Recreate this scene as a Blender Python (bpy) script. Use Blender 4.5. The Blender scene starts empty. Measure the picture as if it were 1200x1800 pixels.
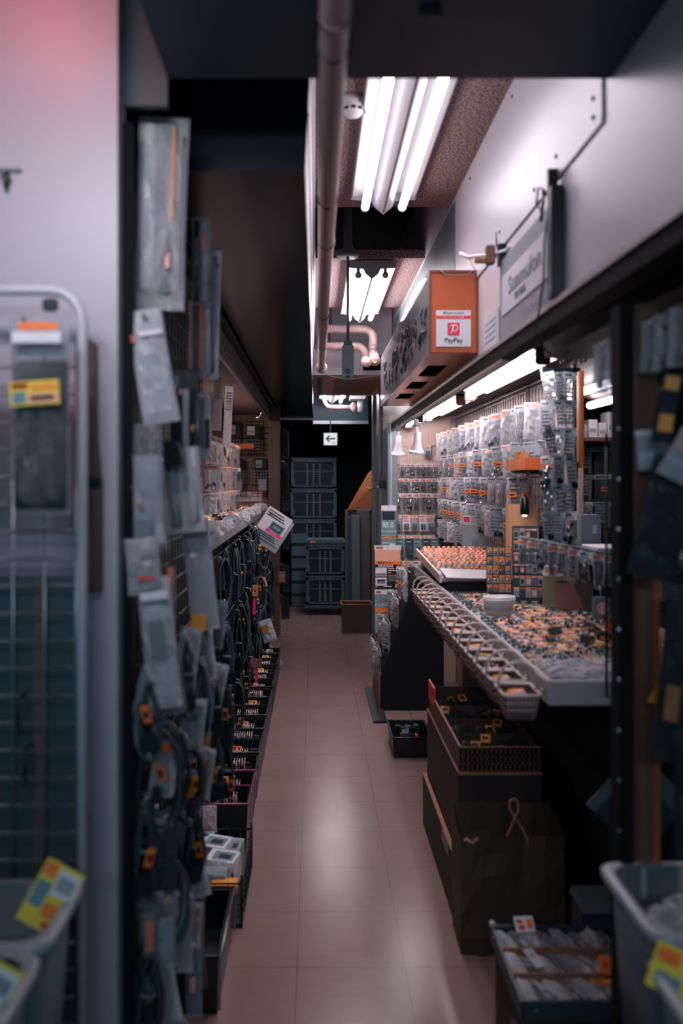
import bpy, bmesh, math, random
from mathutils import Vector, Matrix, noise
PI = math.pi
random.seed(7)
scene = bpy.context.scene
COL = scene.collection

# ------------------------------------------------------------------ camera
cam_d = bpy.data.cameras.new('camera')
cam = bpy.data.objects.new('camera', cam_d); COL.objects.link(cam)
cam.location = (0, 0, 1.37); cam.rotation_euler = (PI / 2, 0, 0)
cam_d.sensor_fit = 'VERTICAL'; cam_d.sensor_height = 36.0; cam_d.sensor_width = 24.0
cam_d.lens = 29.6
cam_d.shift_x = 46 / 1800; cam_d.shift_y = -58 / 1800
cam_d.clip_start = 0.05
cam_d.dof.use_dof = True; cam_d.dof.focus_distance = 4.6; cam_d.dof.aperture_fstop = 2.1
scene.camera = cam

# ------------------------------------------------------------------ world and exposure
world = bpy.data.worlds.new('world'); scene.world = world
world.use_nodes = True
bg = world.node_tree.nodes['Background']
bg.inputs[0].default_value = (0.06, 0.40, 0.62, 1); bg.inputs[1].default_value = 0.22
scene.view_settings.view_transform = 'Standard'
scene.view_settings.look = 'None'
scene.view_settings.exposure = 0.0
scene.view_settings.gamma = 1.0
scene.view_settings.use_curve_mapping = False
scene.cycles.max_bounces = 8
scene.cycles.diffuse_bounces = 3
scene.cycles.glossy_bounces = 4
scene.cycles.transparent_max_bounces = 24
scene.cycles.sample_clamp_indirect = 4.0
scene.cycles.use_denoising = True
TUBE = 9.0          # strength of the ceiling tubes
SHOP_TUBE = 50.0     # strength of the shop's tubes

def area_light(name, loc, rot, sx, sy, power, color, spread=PI):
    l = bpy.data.lights.new(name, 'AREA'); l.shape = 'RECTANGLE'; l.size = sx; l.size_y = sy
    l.energy = power; l.color = color; l.spread = spread
    o = bpy.data.objects.new(name, l); COL.objects.link(o); o.location = loc; o.rotation_euler = rot
    return o
# assumed unseen lights that brighten and redden the pillar; the rear light is added
area_light('assumed_hall_light', (-0.36, 0.66, 2.05), (math.radians(66), 0, math.radians(0)), 0.5, 0.12, 2.4, (0.97, 0.93, 1.0), math.radians(95))
area_light('rear_fill_light', (0.1, -1.25, 2.03), (math.radians(48), 0, 0), 1.6, 0.3, 24.0, (0.60, 0.82, 1.0))  # invented cool fill that brightens the dark foreground
rl = bpy.data.lights.new('assumed_red_light', 'POINT'); rl.energy = 3.0; rl.color = (1.0, 0.16, 0.14); rl.shadow_soft_size = 0.08  # assumed source of the red tint at the pillar top
ro = bpy.data.objects.new('assumed_red_light', rl); COL.objects.link(ro); ro.location = (-0.50, 1.16, 2.24)

# ------------------------------------------------------------------ materials
def lin(c):
    return tuple((x / 12.92 if x <= 0.04045 else ((x + 0.055) / 1.055) ** 2.4) for x in c)
def hexc(h):
    return lin(tuple(int(h[i:i + 2], 16) / 255 for i in (0, 2, 4)))
MATS = {}
def mat(name, color, rough=0.5, metal=0.0, vary=0.12, scale=30.0, bump=0.0, spec=0.5, emit=None, estr=0.0):
    if name in MATS: return MATS[name]
    m = bpy.data.materials.new(name); m.use_nodes = True
    nt = m.node_tree; N = nt.nodes; L = nt.links
    b = N['Principled BSDF']
    c = hexc(color) if isinstance(color, str) else color
    b.inputs['Roughness'].default_value = rough; b.inputs['Metallic'].default_value = metal
    b.inputs['Specular IOR Level'].default_value = spec
    tc = N.new('ShaderNodeTexCoord'); nz = N.new('ShaderNodeTexNoise')
    nz.inputs['Scale'].default_value = scale; nz.inputs['Detail'].default_value = 3
    L.new(tc.outputs['Object'], nz.inputs['Vector'])
    mx = N.new('ShaderNodeMix'); mx.data_type = 'RGBA'
    mx.inputs[6].default_value = tuple(x * (1 - vary) for x in c) + (1,)
    mx.inputs[7].default_value = tuple(min(1, x * (1 + vary)) for x in c) + (1,)
    L.new(nz.outputs['Fac'], mx.inputs[0]); L.new(mx.outputs[2], b.inputs['Base Color'])
    if bump:
        bp = N.new('ShaderNodeBump'); bp.inputs['Strength'].default_value = bump; bp.inputs['Distance'].default_value = 0.004
        L.new(nz.outputs['Fac'], bp.inputs['Height']); L.new(bp.outputs[0], b.inputs['Normal'])
    if emit:
        b.inputs['Emission Color'].default_value = hexc(emit) + (1,); b.inputs['Emission Strength'].default_value = estr
    MATS[name] = m
    return m

def film(name, tint, base=0.16, edge=0.6, rough=0.09, cr=70.0, bump=0.9, body='d8d6de', trans=0.4):
    """clear plastic film: see-through face on, shiny and whitish at creases and edges"""
    m = bpy.data.materials.new(name); m.use_nodes = True
    nt = m.node_tree; N = nt.nodes; L = nt.links
    b = N['Principled BSDF']; out = N['Material Output']
    b.inputs['Base Color'].default_value = hexc(body) + (1,); b.inputs['Roughness'].default_value = rough
    b.inputs['Specular IOR Level'].default_value = 1.0
    tr = N.new('ShaderNodeBsdfTransparent'); tr.inputs[0].default_value = hexc(tint) + (1,)
    lw = N.new('ShaderNodeLayerWeight'); lw.inputs[0].default_value = 0.35
    tc = N.new('ShaderNodeTexCoord'); nz = N.new('ShaderNodeTexNoise'); nz.inputs['Scale'].default_value = cr
    nz.inputs['Detail'].default_value = 4
    L.new(tc.outputs['Object'], nz.inputs['Vector'])
    bp = N.new('ShaderNodeBump'); bp.inputs['Strength'].default_value = bump; bp.inputs['Distance'].default_value = 0.006
    L.new(nz.outputs['Fac'], bp.inputs['Height'])
    L.new(bp.outputs[0], b.inputs['Normal']); L.new(bp.outputs[0], lw.inputs['Normal'])
    ma = N.new('ShaderNodeMath'); ma.operation = 'MULTIPLY_ADD'; ma.use_clamp = True
    ma.inputs[1].default_value = edge; ma.inputs[2].default_value = base
    L.new(lw.outputs['Facing'], ma.inputs[0])
    tl = N.new('ShaderNodeBsdfTranslucent'); tl.inputs[0].default_value = hexc(body) + (1,)
    mt = N.new('ShaderNodeMixShader'); mt.inputs[0].default_value = trans; L.new(b.outputs[0], mt.inputs[1]); L.new(tl.outputs[0], mt.inputs[2])
    ms = N.new('ShaderNodeMixShader'); L.new(ma.outputs[0], ms.inputs[0])
    L.new(tr.outputs[0], ms.inputs[1]); L.new(mt.outputs[0], ms.inputs[2]); L.new(ms.outputs[0], out.inputs[0])
    MATS[name] = m
    return m

white = mat('white_paint', 'c9c4cc', 0.45); cream = mat('cream_paint', 'c9b4ac', 0.5)
paper = mat('paper', 'cfcad2', 0.7); greyp = mat('grey_print', '8f979d', 0.5); ink = mat('black_ink', '101418', 0.5)
orange = mat('orange_print', 'e8702a', 0.5); amber = mat('amber_card', 'dd8a2e', 0.55); red = mat('red_print', 'd23a34', 0.5)
pink = mat('fluorescent_pink', 'ff1c78', 0.45); yellow = mat('yellow_print', 'd9c23a', 0.5); teal_print = mat('teal_print', '5f7f88', 0.5)
salmonp = mat('salmon_print', 'd99a86', 0.5); brown_print = mat('brown_print', '8a5a2e', 0.55)
black_pl = mat('black_plastic', '0a151c', 0.35); black_rub = mat('black_rubber', '081117', 0.45); black_matte = mat('black_matte', '060c11', 0.8, spec=0.2)
dgrey = mat('dark_grey_plastic', '2a3840', 0.5); mgrey = mat('mid_grey_plastic', '5d6870', 0.5); lgrey = mat('light_grey_plastic', '8d949c', 0.5)
steel = mat('steel_wire', '9a9aa0', 0.3, 0.9); chrome = mat('chrome', 'c8c8cc', 0.15, 1.0); dsteel = mat('dark_steel', '2c363c', 0.4, 0.8)
alu = mat('aluminium', 'b8b6bc', 0.32, 0.85); silver = mat('silver_part', 'b9bcc4', 0.25, 0.9); copper_part = mat('copper_part', 'b06a3a', 0.3, 0.8)
green_pcb = mat('green_board', '24584a', 0.4); blue_part = mat('blue_part', '35566e', 0.45)
wood = mat('brown_wood', '6e4a38', 0.55, vary=0.25, scale=14); orange_wood = mat('orange_wood', 'b4622f', 0.5, vary=0.2, scale=12)
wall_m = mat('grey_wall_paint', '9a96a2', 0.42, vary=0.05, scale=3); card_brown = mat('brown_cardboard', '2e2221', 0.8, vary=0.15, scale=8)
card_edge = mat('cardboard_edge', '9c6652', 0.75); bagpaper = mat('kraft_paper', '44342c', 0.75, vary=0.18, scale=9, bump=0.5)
pvc = mat('pink_pipe_wrap', 'b99a98', 0.42, vary=0.1, scale=12); pipe_tape = mat('pipe_tape', '8c7674', 0.4)
film_c = film('clear_film', 'eef0f4', 0.10, 0.55)
film_w = film('milky_film', 'd8dce2', 0.42, 0.6, body='eceaf0')
film_d = film('smoky_film', '8f9aa2', 0.14, 0.5, body='7a838c')
acryl = film('acrylic_sheet', 'd5dde2', 0.16, 0.5, 0.03, 4.0, 0.02)
bin_pl = film('translucent_bin_plastic', '8d9aa2', 0.62, 0.35, 0.35, 10.0, 0.05, body='8b959e')
crate_pl = mat('grey_teal_crate', '465c64', 0.45)
crate_dark = film('crate_window', '5f7880', 0.45, 0.4, 0.3, 12.0, 0.05, body='3d545c')

def tube_mat(name, strength, col=(1.0, 0.93, 0.97)):
    m = bpy.data.materials.new(name); m.use_nodes = True
    N = m.node_tree.nodes; L = m.node_tree.links
    e = N.new('ShaderNodeEmission'); e.inputs[0].default_value = col + (1,); e.inputs[1].default_value = strength
    L.new(e.outputs[0], N['Material Output'].inputs[0])
    return m
glow = tube_mat('tube_glow', TUBE); glow_mid = tube_mat('middle_tube_glow', 58.0); trough = mat('trough_enamel', '8f8b93', 0.35, vary=0.04, scale=4); shop_glow = tube_mat('shop_tube_glow', SHOP_TUBE, (1.0, 0.90, 0.92)); left_glow = tube_mat('assumed_left_tube_glow', 85.0, (1.0, 0.80, 0.72))
far_glow = tube_mat('far_tube_glow', 45.0); bulb_glow = tube_mat('bulb_glow', 70.0, (1.0, 0.9, 0.88)); sign_glow = tube_mat('sign_glow', 0.85, (0.86, 0.93, 0.95))
led_glow = tube_mat('led_glow', 5.0, (1.0, 0.32, 0.36)); deep_glow = tube_mat('deep_tube_glow', 12.0, (1.0, 0.90, 0.92)); desk_glow = tube_mat('desk_bulb_glow', 20.0, (1.0, 0.72, 0.5))

# ------------------------------------------------------------------ mesh builder
class MB:
    def __init__(s): s.v = []; s.f = []; s.m = []; s.mats = []; s.sm = []
    def mi(s, m):
        if m not in s.mats: s.mats.append(m)
        return s.mats.index(m)
    def add(s, vs, fs, m, smooth=False):
        o = len(s.v); k = s.mi(m)
        s.v += [tuple(p) for p in vs]
        for f in fs: s.f.append(tuple(i + o for i in f)); s.m.append(k); s.sm.append(smooth)
        return s
    def bx(s, x0, x1, y0, y1, z0, z1, m, M=None):
        vs = [Vector(p) for p in ((x0, y0, z0), (x1, y0, z0), (x1, y1, z0), (x0, y1, z0), (x0, y0, z1), (x1, y0, z1), (x1, y1, z1), (x0, y1, z1))]
        if M: vs = [M @ p for p in vs]
        return s.add(vs, [(0, 3, 2, 1), (4, 5, 6, 7), (0, 1, 5, 4), (1, 2, 6, 5), (2, 3, 7, 6), (3, 0, 4, 7)], m)
    def rbx(s, x0, x1, y0, y1, z0, z1, m, r=0.004, M=None):
        """box with chamfered edges"""
        r = min(r, (x1 - x0) * .45, (y1 - y0) * .45, (z1 - z0) * .45)
        bm = bmesh.new(); bmesh.ops.create_cube(bm, size=1)
        for v in bm.verts: v.co = Vector(((x0 + x1) / 2 + v.co.x * (x1 - x0), (y0 + y1) / 2 + v.co.y * (y1 - y0), (z0 + z1) / 2 + v.co.z * (z1 - z0)))
        bmesh.ops.bevel(bm, geom=bm.edges[:], offset=r, segments=2, affect='EDGES')
        bm.verts.index_update()
        vs = [(M @ v.co if M else v.co.copy()) for v in bm.verts]; fs = [tuple(v.index for v in f.verts) for f in bm.faces]
        bm.free(); return s.add(vs, fs, m)
    def tube(s, pts, r, m, n=8, closed=False, cap=True):
        pts = [Vector(p) for p in pts]; k = len(pts); rings = []; up = None
        rr = r if isinstance(r, (list, tuple)) else [r] * k
        for i, p in enumerate(pts):
            if closed: t = (pts[(i + 1) % k] - pts[i - 1])
            else: t = pts[min(i + 1, k - 1)] - pts[max(i - 1, 0)]
            if t.length < 1e-9: t = Vector((0, 0, 1))
            t.normalize()
            if up is None:
                a = Vector((0, 0, 1)) if abs(t.z) < .9 else Vector((1, 0, 0))
                up = (a - t * a.dot(t)).normalized()
            else:
                up = (up - t * up.dot(t)); up = up.normalized() if up.length > 1e-6 else t.orthogonal().normalized()
            sd = t.cross(up)
            rings.append([p + (up * math.cos(2 * PI * j / n) + sd * math.sin(2 * PI * j / n)) * rr[i] for j in range(n)])
        vs = [q for rg in rings for q in rg]; fs = []
        for i in range(k if closed else k - 1):
            for j in range(n):
                a, b2 = i * n + j, i * n + (j + 1) % n; c, d = ((i + 1) % k) * n + (j + 1) % n, ((i + 1) % k) * n + j
                fs.append((a, b2, c, d))
        if cap and not closed: fs += [tuple(range(n - 1, -1, -1)), tuple((k - 1) * n + j for j in range(n))]
        return s.add(vs, fs, m, True)
    def lathe(s, prof, m, c=(0, 0, 0), n=20, M=None, sx=1, sy=1):
        vs = []; fs = []; c = Vector(c)
        for r, z in prof:
            for j in range(n):
                p = Vector((r * sx * math.cos(2 * PI * j / n), r * sy * math.sin(2 * PI * j / n), z))
                vs.append((M @ p if M else p) + c)
        for i in range(len(prof) - 1):
            for j in range(n): fs.append((i * n + j, i * n + (j + 1) % n, (i + 1) * n + (j + 1) % n, (i + 1) * n + j))
        return s.add(vs, fs, m, True)
    def quad(s, a, b, c, d, m): return s.add([a, b, c, d], [(0, 1, 2, 3)], m)
    def prism(s, poly, y0, y1, m, axis='y'):
        n = len(poly)
        def P(a, b, t): return (a, t, b) if axis == 'y' else ((t, a, b) if axis == 'x' else (a, b, t))
        vs = [P(a, b, y0) for a, b in poly] + [P(a, b, y1) for a, b in poly]
        fs = [tuple(range(n - 1, -1, -1)), tuple(range(n, 2 * n))] + [(i, (i + 1) % n, n + (i + 1) % n, n + i) for i in range(n)]
        return s.add(vs, fs, m)
    def mesh(s, name):
        me = bpy.data.meshes.new(name); me.from_pydata(s.v, [], s.f)
        for m in s.mats: me.materials.append(m)
        me.polygons.foreach_set('material_index', s.m); me.polygons.foreach_set('use_smooth', s.sm)
        me.update()
        bm = bmesh.new(); bm.from_mesh(me); bmesh.ops.recalc_face_normals(bm, faces=bm.faces[:]); bm.to_mesh(me); bm.free()
        return me
    def build(s, name, parent=None, loc=None, rot=None):
        o = bpy.data.objects.new(name, s.mesh(name)); COL.objects.link(o)
        if parent: o.parent = parent
        if loc: o.location = loc
        if rot: o.rotation_euler = rot
        return o

USED = {}
def tag(o, label, cat, group=None):
    o['label'] = label; o['category'] = cat
    if group: o['group'] = group
    return o
def thing(name, label, cat, loc=(0, 0, 0), rot=(0, 0, 0), group=None):
    o = bpy.data.objects.new(name, None); COL.objects.link(o); o.empty_display_size = 0.02
    o.location = loc; o.rotation_euler = rot
    return tag(o, label, cat, group)
def struct(o, label=None):
    o['kind'] = 'structure'
    if label: o['label'] = label
    return o
def inst(proto, loc, rot, label, cat, group=None, scale=None):
    """a copy of a thing, of its parts and of their sub-parts"""
    r = proto.copy(); COL.objects.link(r); r.location = loc; r.rotation_euler = rot
    if scale: r.scale = scale
    for k in ('label', 'category', 'group'):
        if k in r: del r[k]
    tag(r, label, cat, group)
    for ch in proto.children:
        c = ch.copy(); COL.objects.link(c); c.parent = r
        for g in ch.children:
            d = g.copy(); COL.objects.link(d); d.parent = c
    return r
PROTOS = []
def drop(proto):
    for ch in list(proto.children):
        for g in list(ch.children): bpy.data.objects.remove(g)
        bpy.data.objects.remove(ch)
    bpy.data.objects.remove(proto)
def letters(name, body, size, m, parent, loc, rot=(PI / 2, 0, 0), ext=0.0004, align='CENTER', sx=1.0, shear=0.0, bold=0.0):
    c = bpy.data.curves.new('lettering', 'FONT'); c.body = body; c.size = size; c.extrude = ext; c.align_x = align; c.align_y = 'CENTER'; c.shear = shear; c.offset = bold; c.resolution_u = 3
    t = bpy.data.objects.new('lettering_source', c); COL.objects.link(t)
    dg = bpy.context.evaluated_depsgraph_get(); me = bpy.data.meshes.new_from_object(t.evaluated_get(dg)); me.name = name
    bpy.data.objects.remove(t); bpy.data.curves.remove(c)
    me.materials.clear(); me.materials.append(m)
    o = bpy.data.objects.new(name, me); COL.objects.link(o); o.parent = parent; o.location = loc; o.rotation_euler = rot; o.scale = (sx, 1, 1)
    return o
ORD = ['first', 'second', 'third', 'fourth', 'fifth', 'sixth', 'seventh', 'eighth', 'ninth', 'tenth', 'eleventh', 'twelfth', 'thirteenth', 'fourteenth', 'fifteenth', 'sixteenth', 'seventeenth', 'eighteenth', 'nineteenth', 'twentieth', 'twenty-first', 'twenty-second', 'twenty-third', 'twenty-fourth', 'twenty-fifth', 'twenty-sixth', 'twenty-seventh', 'twenty-eighth', 'twenty-ninth', 'thirtieth']

# ------------------------------------------------------------------ the setting
def floor_mat():
    m = bpy.data.materials.new('vinyl_tile_floor'); m.use_nodes = True
    N = m.node_tree.nodes; L = m.node_tree.links; b = N['Principled BSDF']
    tc = N.new('ShaderNodeTexCoord'); sp = N.new('ShaderNodeSeparateXYZ'); L.new(tc.outputs['Object'], sp.inputs[0])
    def edge(sock, off, wd):
        a = N.new('ShaderNodeMath'); a.operation = 'ADD'; a.inputs[1].default_value = off; L.new(sock, a.inputs[0])
        w = N.new('ShaderNodeMath'); w.operation = 'WRAP'; w.inputs[1].default_value = 0.303; w.inputs[2].default_value = 0.0; L.new(a.outputs[0], w.inputs[0])
        s1 = N.new('ShaderNodeMath'); s1.operation = 'SUBTRACT'; s1.inputs[1].default_value = 0.1515; L.new(w.outputs[0], s1.inputs[0])
        ab = N.new('ShaderNodeMath'); ab.operation = 'ABSOLUTE'; L.new(s1.outputs[0], ab.inputs[0])
        g = N.new('ShaderNodeMath'); g.operation = 'GREATER_THAN'; g.inputs[1].default_value = 0.1515 - wd; L.new(ab.outputs[0], g.inputs[0])
        return g.outputs[0]
    gx = edge(sp.outputs['X'], 0.0516 + 0.303 * 10, 0.0011); gy = edge(sp.outputs['Y'], -2.363 + 0.303 * 20, 0.0010)
    mxx = N.new('ShaderNodeMath'); mxx.operation = 'MAXIMUM'; L.new(gx, mxx.inputs[0]); L.new(gy, mxx.inputs[1])
    n1 = N.new('ShaderNodeTexNoise'); n1.inputs['Scale'].default_value = 5.0; n1.inputs['Detail'].default_value = 6; L.new(tc.outputs['Object'], n1.inputs['Vector'])
    mp = N.new('ShaderNodeMapping'); mp.inputs['Scale'].default_value = (8, 90, 1); L.new(tc.outputs['Object'], mp.inputs[0])
    n2 = N.new('ShaderNodeTexNoise'); n2.inputs['Scale'].default_value = 1.0; n2.inputs['Detail'].default_value = 4; L.new(mp.outputs[0], n2.inputs['Vector'])
    av = N.new('ShaderNodeMix'); av.data_type = 'RGBA'; av.inputs[6].default_value = hexc('7c615f') + (1,); av.inputs[7].default_value = hexc('8a6f6b') + (1,)
    L.new(n1.outputs['Fac'], av.inputs[0])
    a2 = N.new('ShaderNodeMix'); a2.data_type = 'RGBA'; a2.blend_type = 'MULTIPLY'; a2.inputs[0].default_value = 0.18
    L.new(av.outputs[2], a2.inputs[6]); L.new(n2.outputs['Fac'], a2.inputs[7])
    a3 = N.new('ShaderNodeMix'); a3.data_type = 'RGBA'; a3.inputs[7].default_value = hexc('40302f') + (1,); L.new(a2.outputs[2], a3.inputs[6])
    mm = N.new('ShaderNodeMath'); mm.operation = 'MULTIPLY'; mm.inputs[1].default_value = 0.75; L.new(mxx.outputs[0], mm.inputs[0]); L.new(mm.outputs[0], a3.inputs[0])
    L.new(a3.outputs[2], b.inputs['Base Color'])
    rr = N.new('ShaderNodeMapRange'); rr.inputs[3].default_value = 0.20; rr.inputs[4].default_value = 0.27; L.new(n1.outputs['Fac'], rr.inputs[0]); L.new(rr.outputs[0], b.inputs['Roughness'])
    bp = N.new('ShaderNodeBump'); bp.inputs['Strength'].default_value = 0.12; bp.inputs['Distance'].default_value = 0.002
    L.new(n2.outputs['Fac'], bp.inputs['Height']); L.new(bp.outputs[0], b.inputs['Normal'])
    return m
def board_mat():
    m = bpy.data.materials.new('rock_wool_board'); m.use_nodes = True
    N = m.node_tree.nodes; L = m.node_tree.links; b = N['Principled BSDF']; b.inputs['Roughness'].default_value = 0.9
    tc = N.new('ShaderNodeTexCoord'); vo = N.new('ShaderNodeTexNoise'); vo.inputs['Scale'].default_value = 150; vo.inputs['Detail'].default_value = 5
    L.new(tc.outputs['Object'], vo.inputs['Vector'])
    cr = N.new('ShaderNodeValToRGB'); cr.color_ramp.elements[0].position = 0.42; cr.color_ramp.elements[0].color = hexc('3c2c2c') + (1,)
    cr.color_ramp.elements[1].position = 0.6; cr.color_ramp.elements[1].color = hexc('a58a86') + (1,)
    L.new(vo.outputs['Fac'], cr.inputs[0]); L.new(cr.outputs[0], b.inputs['Base Color'])
    bp = N.new('ShaderNodeBump'); bp.inputs['Strength'].default_value = 0.7; bp.inputs['Distance'].default_value = 0.004
    L.new(vo.outputs['Fac'], bp.inputs['Height']); L.new(bp.outputs[0], b.inputs['Normal'])
    return m
black_ceil = mat('black_ceiling_paint', '0a0f12', 0.7, spec=0.2); dark_teal = mat('dark_teal_paint', '0d3342', 0.5, vary=0.06, scale=4)
soffit_m = mat('dark_glossy_soffit', '0f1a22', 0.22, vary=0.2, scale=3)
fascia_m = mat('metal_fascia', 'd2ced8', 0.34, 0.35, vary=0.04, scale=2.5); end_board = mat('cream_end_board', 'c2a79f', 0.55)
shop_dark = mat('shop_shell_grey', '161619', 0.6); shop_ceil = mat('shop_ceiling', '7d6360', 0.6)
def sbox(name, x0, x1, y0, y1, z0, z1, m): return struct(MB().bx(x0, x1, y0, y1, z0, z1, m).build(name))

sbox('floor', -1.6, 1.9, -1.6, 10.6, -0.05, 0.0, floor_mat())
sbox('ceiling_left', -1.6, -0.26, -1.6, 1.487, 2.75, 2.80, dark_teal)
sbox('wall_left_return', -0.338, -0.262, 1.488, 1.505, 2.03, 2.75, mat('grey_green_paint', '26383d', 0.5))
sbox('ceiling_front', -0.26, 1.9, -1.6, 1.487, 2.077, 2.80, dark_teal)
sbox('ceiling', -0.05, 0.56, 1.487, 3.25, 2.42, 2.46, board_mat()).name = 'ceiling'
sbox('ceiling_board', -0.05, 0.56, 4.0, 5.15, 2.42, 2.46, MATS.get('x') or bpy.data.materials['rock_wool_board'])
sbox('ceiling_recess', -1.6, 1.9, 1.487, 10.6, 2.80, 2.85, black_ceil)
sbox('wall_left_front', -1.6, -0.338, 1.44, 1.50, 0.0, 2.75, wall_m)
sbox('wall_left_fascia', -0.44, -0.392, 1.50, 10.4, 1.955, 2.80, dark_teal)
sbox('soffit', -0.345, -0.022, 1.75, 8.9, 2.01, 2.60, soffit_m)
o = MB()
for y0, y1 in ((1.75, 3.1), (3.105, 4.6), (4.605, 5.6)):
    o.add([(-0.0215, y0, 2.012), (-0.0215, y1, 2.012), (0.0, y1, 2.42), (0.0, y0, 2.42), (-0.022, y0, 2.012), (-0.022, y1, 2.012), (-0.004, y1, 2.42), (-0.004, y0, 2.42)],
          [(0, 1, 2, 3), (7, 6, 5, 4), (0, 4, 5, 1), (3, 2, 6, 7)], white)
for x, z in ((-0.0165, 2.12), (-0.0095, 2.26)): o.bx(x - .002, x + .0035, 1.75, 5.6, z, z + .012, alu)
struct(o.build('trim_left'))
sbox('wall_right', 0.52, 0.56, 0.6, 7.3, 1.745, 2.80, fascia_m)
pn = MB(); pn.rbx(0.515, 0.5195, 1.515, 3.1, 2.012, 2.40, fascia_m, 0.001)
struct(pn.build('trim_panel'))
rv = MB()
for y, z in ((1.56, 2.04), (1.56, 2.075), (1.8, 2.06), (1.98, 2.05), (2.35, 2.06), (2.55, 2.05), (1.62, 2.36), (2.2, 2.37), (2.8, 2.37), (2.9, 2.05)):
    rv.lathe([(0.0, -0.003), (0.004, -0.003), (0.0055, 0.0)], dsteel, (0.515, y, z), 8, Matrix.Rotation(PI / 2, 4, 'Y'))
struct(rv.build('trim_rivets'))
sbox('trim_panel_far', 0.516, 0.5195, 3.12, 5.6, 2.012, 2.40, mat('darker_panel', '6f7a82', 0.4, 0.3))  # second sheet panel, a darker grey than the near one
rail = MB()
rail.bx(0.500, 0.522, 0.7, 5.7, 1.735, 1.747, alu); rail.bx(0.505, 0.515, 0.7, 5.7, 1.70, 1.735, mat('rail_face', '0e1418', 0.7, 0.0, spec=0.15))
rail.bx(0.515, 0.56, 0.7, 5.7, 1.705, 1.722, mat('rail_steel', '0b1014', 0.75, 0.0, spec=0.15)); rail.bx(0.595, 0.62, 0.7, 5.7, 1.745, 1.80, MATS['rail_steel'])
rail.bx(0.508, 0.53, 2.3, 5.7, 1.692, 1.70, alu)
struct(rail.build('trim_right'))
sbox('ceiling_shop_right', 0.56, 1.8, 0.6, 5.74, 1.80, 1.84, shop_dark)
sbox('shop_shade_box', 0.625, 1.75, 0.6, 2.30, 1.70, 1.80, shop_dark)  # added dark box that keeps tube light off the near shop ceiling
sbox('wall_right_back', 0.955, 0.97, 3.05, 5.70, 0.0, 1.80, mat('back_board', '8d7672', 0.6))
sbox('wall_right_inner', 0.95, 1.8, 3.75, 3.80, 0.0, 1.80, shop_dark)
sbox('wall_right_side', 1.75, 1.80, 0.6, 3.75, 0.0, 1.80, shop_dark)
sbox('wall_right_end', 0.50, 0.95, 5.70, 5.74, 0.0, 1.80, end_board)
sbox('wall_right_far', 0.52, 0.56, 5.74, 7.3, 0.0, 1.745, mat('grey_steel_door_frame', '5b666c', 0.4, 0.2))
pp = MB(); pp.bx(0.485, 0.55, 5.62, 5.70, 0.0, 1.745, mat('grey_post', '6d747a', 0.4, 0.2)); pp.bx(0.497, 0.512, 5.612, 5.62, 0.0, 1.745, lgrey)
struct(pp.build('trim_post'))
pp = MB(); pp.bx(0.497, 0.52, 6.55, 6.62, 0, 2.4, MATS['grey_post']); pp.bx(0.49, 0.52, 7.2, 7.3, 0, 2.4, MATS['grey_post'])
struct(pp.build('trim_posts_far'))
sbox('wall_right_deep', 1.25, 1.30, 7.3, 10.6, 0, 2.8, dark_teal)
sbox('wall_back', -1.0, 1.3, 10.5, 10.6, 0, 2.8, mat('dark_back_wall', '10181c', 0.7))
sbox('wall_left_far', -0.44, -0.40, 7.42, 10.5, 0, 1.955, mat('dark_left_wall', '18242a', 0.6))
sbox('ceiling_far', -0.44, 1.25, 7.1, 10.6, 2.45, 2.50, black_ceil)
hd = MB(); hd.bx(-0.022, 0.56, 8.9, 9.0, 1.965, 2.45, dark_teal); hd.bx(-0.022, 0.56, 8.885, 8.9, 1.952, 1.985, alu); hd.bx(-0.40, -0.022, 8.9, 9.0, 2.0, 2.45, dark_teal); hd.bx(-0.40, -0.03, 8.885, 8.9, 1.995, 2.012, alu)
struct(hd.build('trim_header'))
# left shop shell
sbox('ceiling_shop_left', -1.15, -0.39, 1.50, 7.35, 1.93, 1.955, shop_ceil)
sbox('wall_left_back', -1.10, -1.05, 1.50, 7.35, 0, 1.93, mat('left_back_wall', '8e7370', 0.6))
sbox('wall_left_end', -1.05, -0.40, 7.35, 7.40, 0, 1.93, mat('left_end_board', '7c5c4c', 0.55, vary=0.2, scale=10))
b = MB(); b.rbx(-0.392, -0.358, 1.55, 7.3, 1.985, 2.02, black_pl, 0.004); b.rbx(-0.400, -0.372, 1.55, 7.3, 1.885, 1.915, black_pl, 0.004); b.bx(-0.396, -0.388, 1.55, 7.3, 1.87, 1.885, alu)
b.bx(-0.392, -0.386, 1.55, 7.3, 1.91, 1.99, mat('brown_fascia', '4a3a36', 0.5))
struct(b.build('trim_left_rail'))
b = MB(); b.rbx(-0.405, -0.305, 7.25, 7.35, 0, 2.0, mat('post_wood', '5c4642', 0.6, vary=0.2, scale=9), 0.004); b.bx(-0.325, -0.318, 7.243, 7.25, 0, 2.0, wood)
struct(b.build('trim_left_post'))
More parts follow.
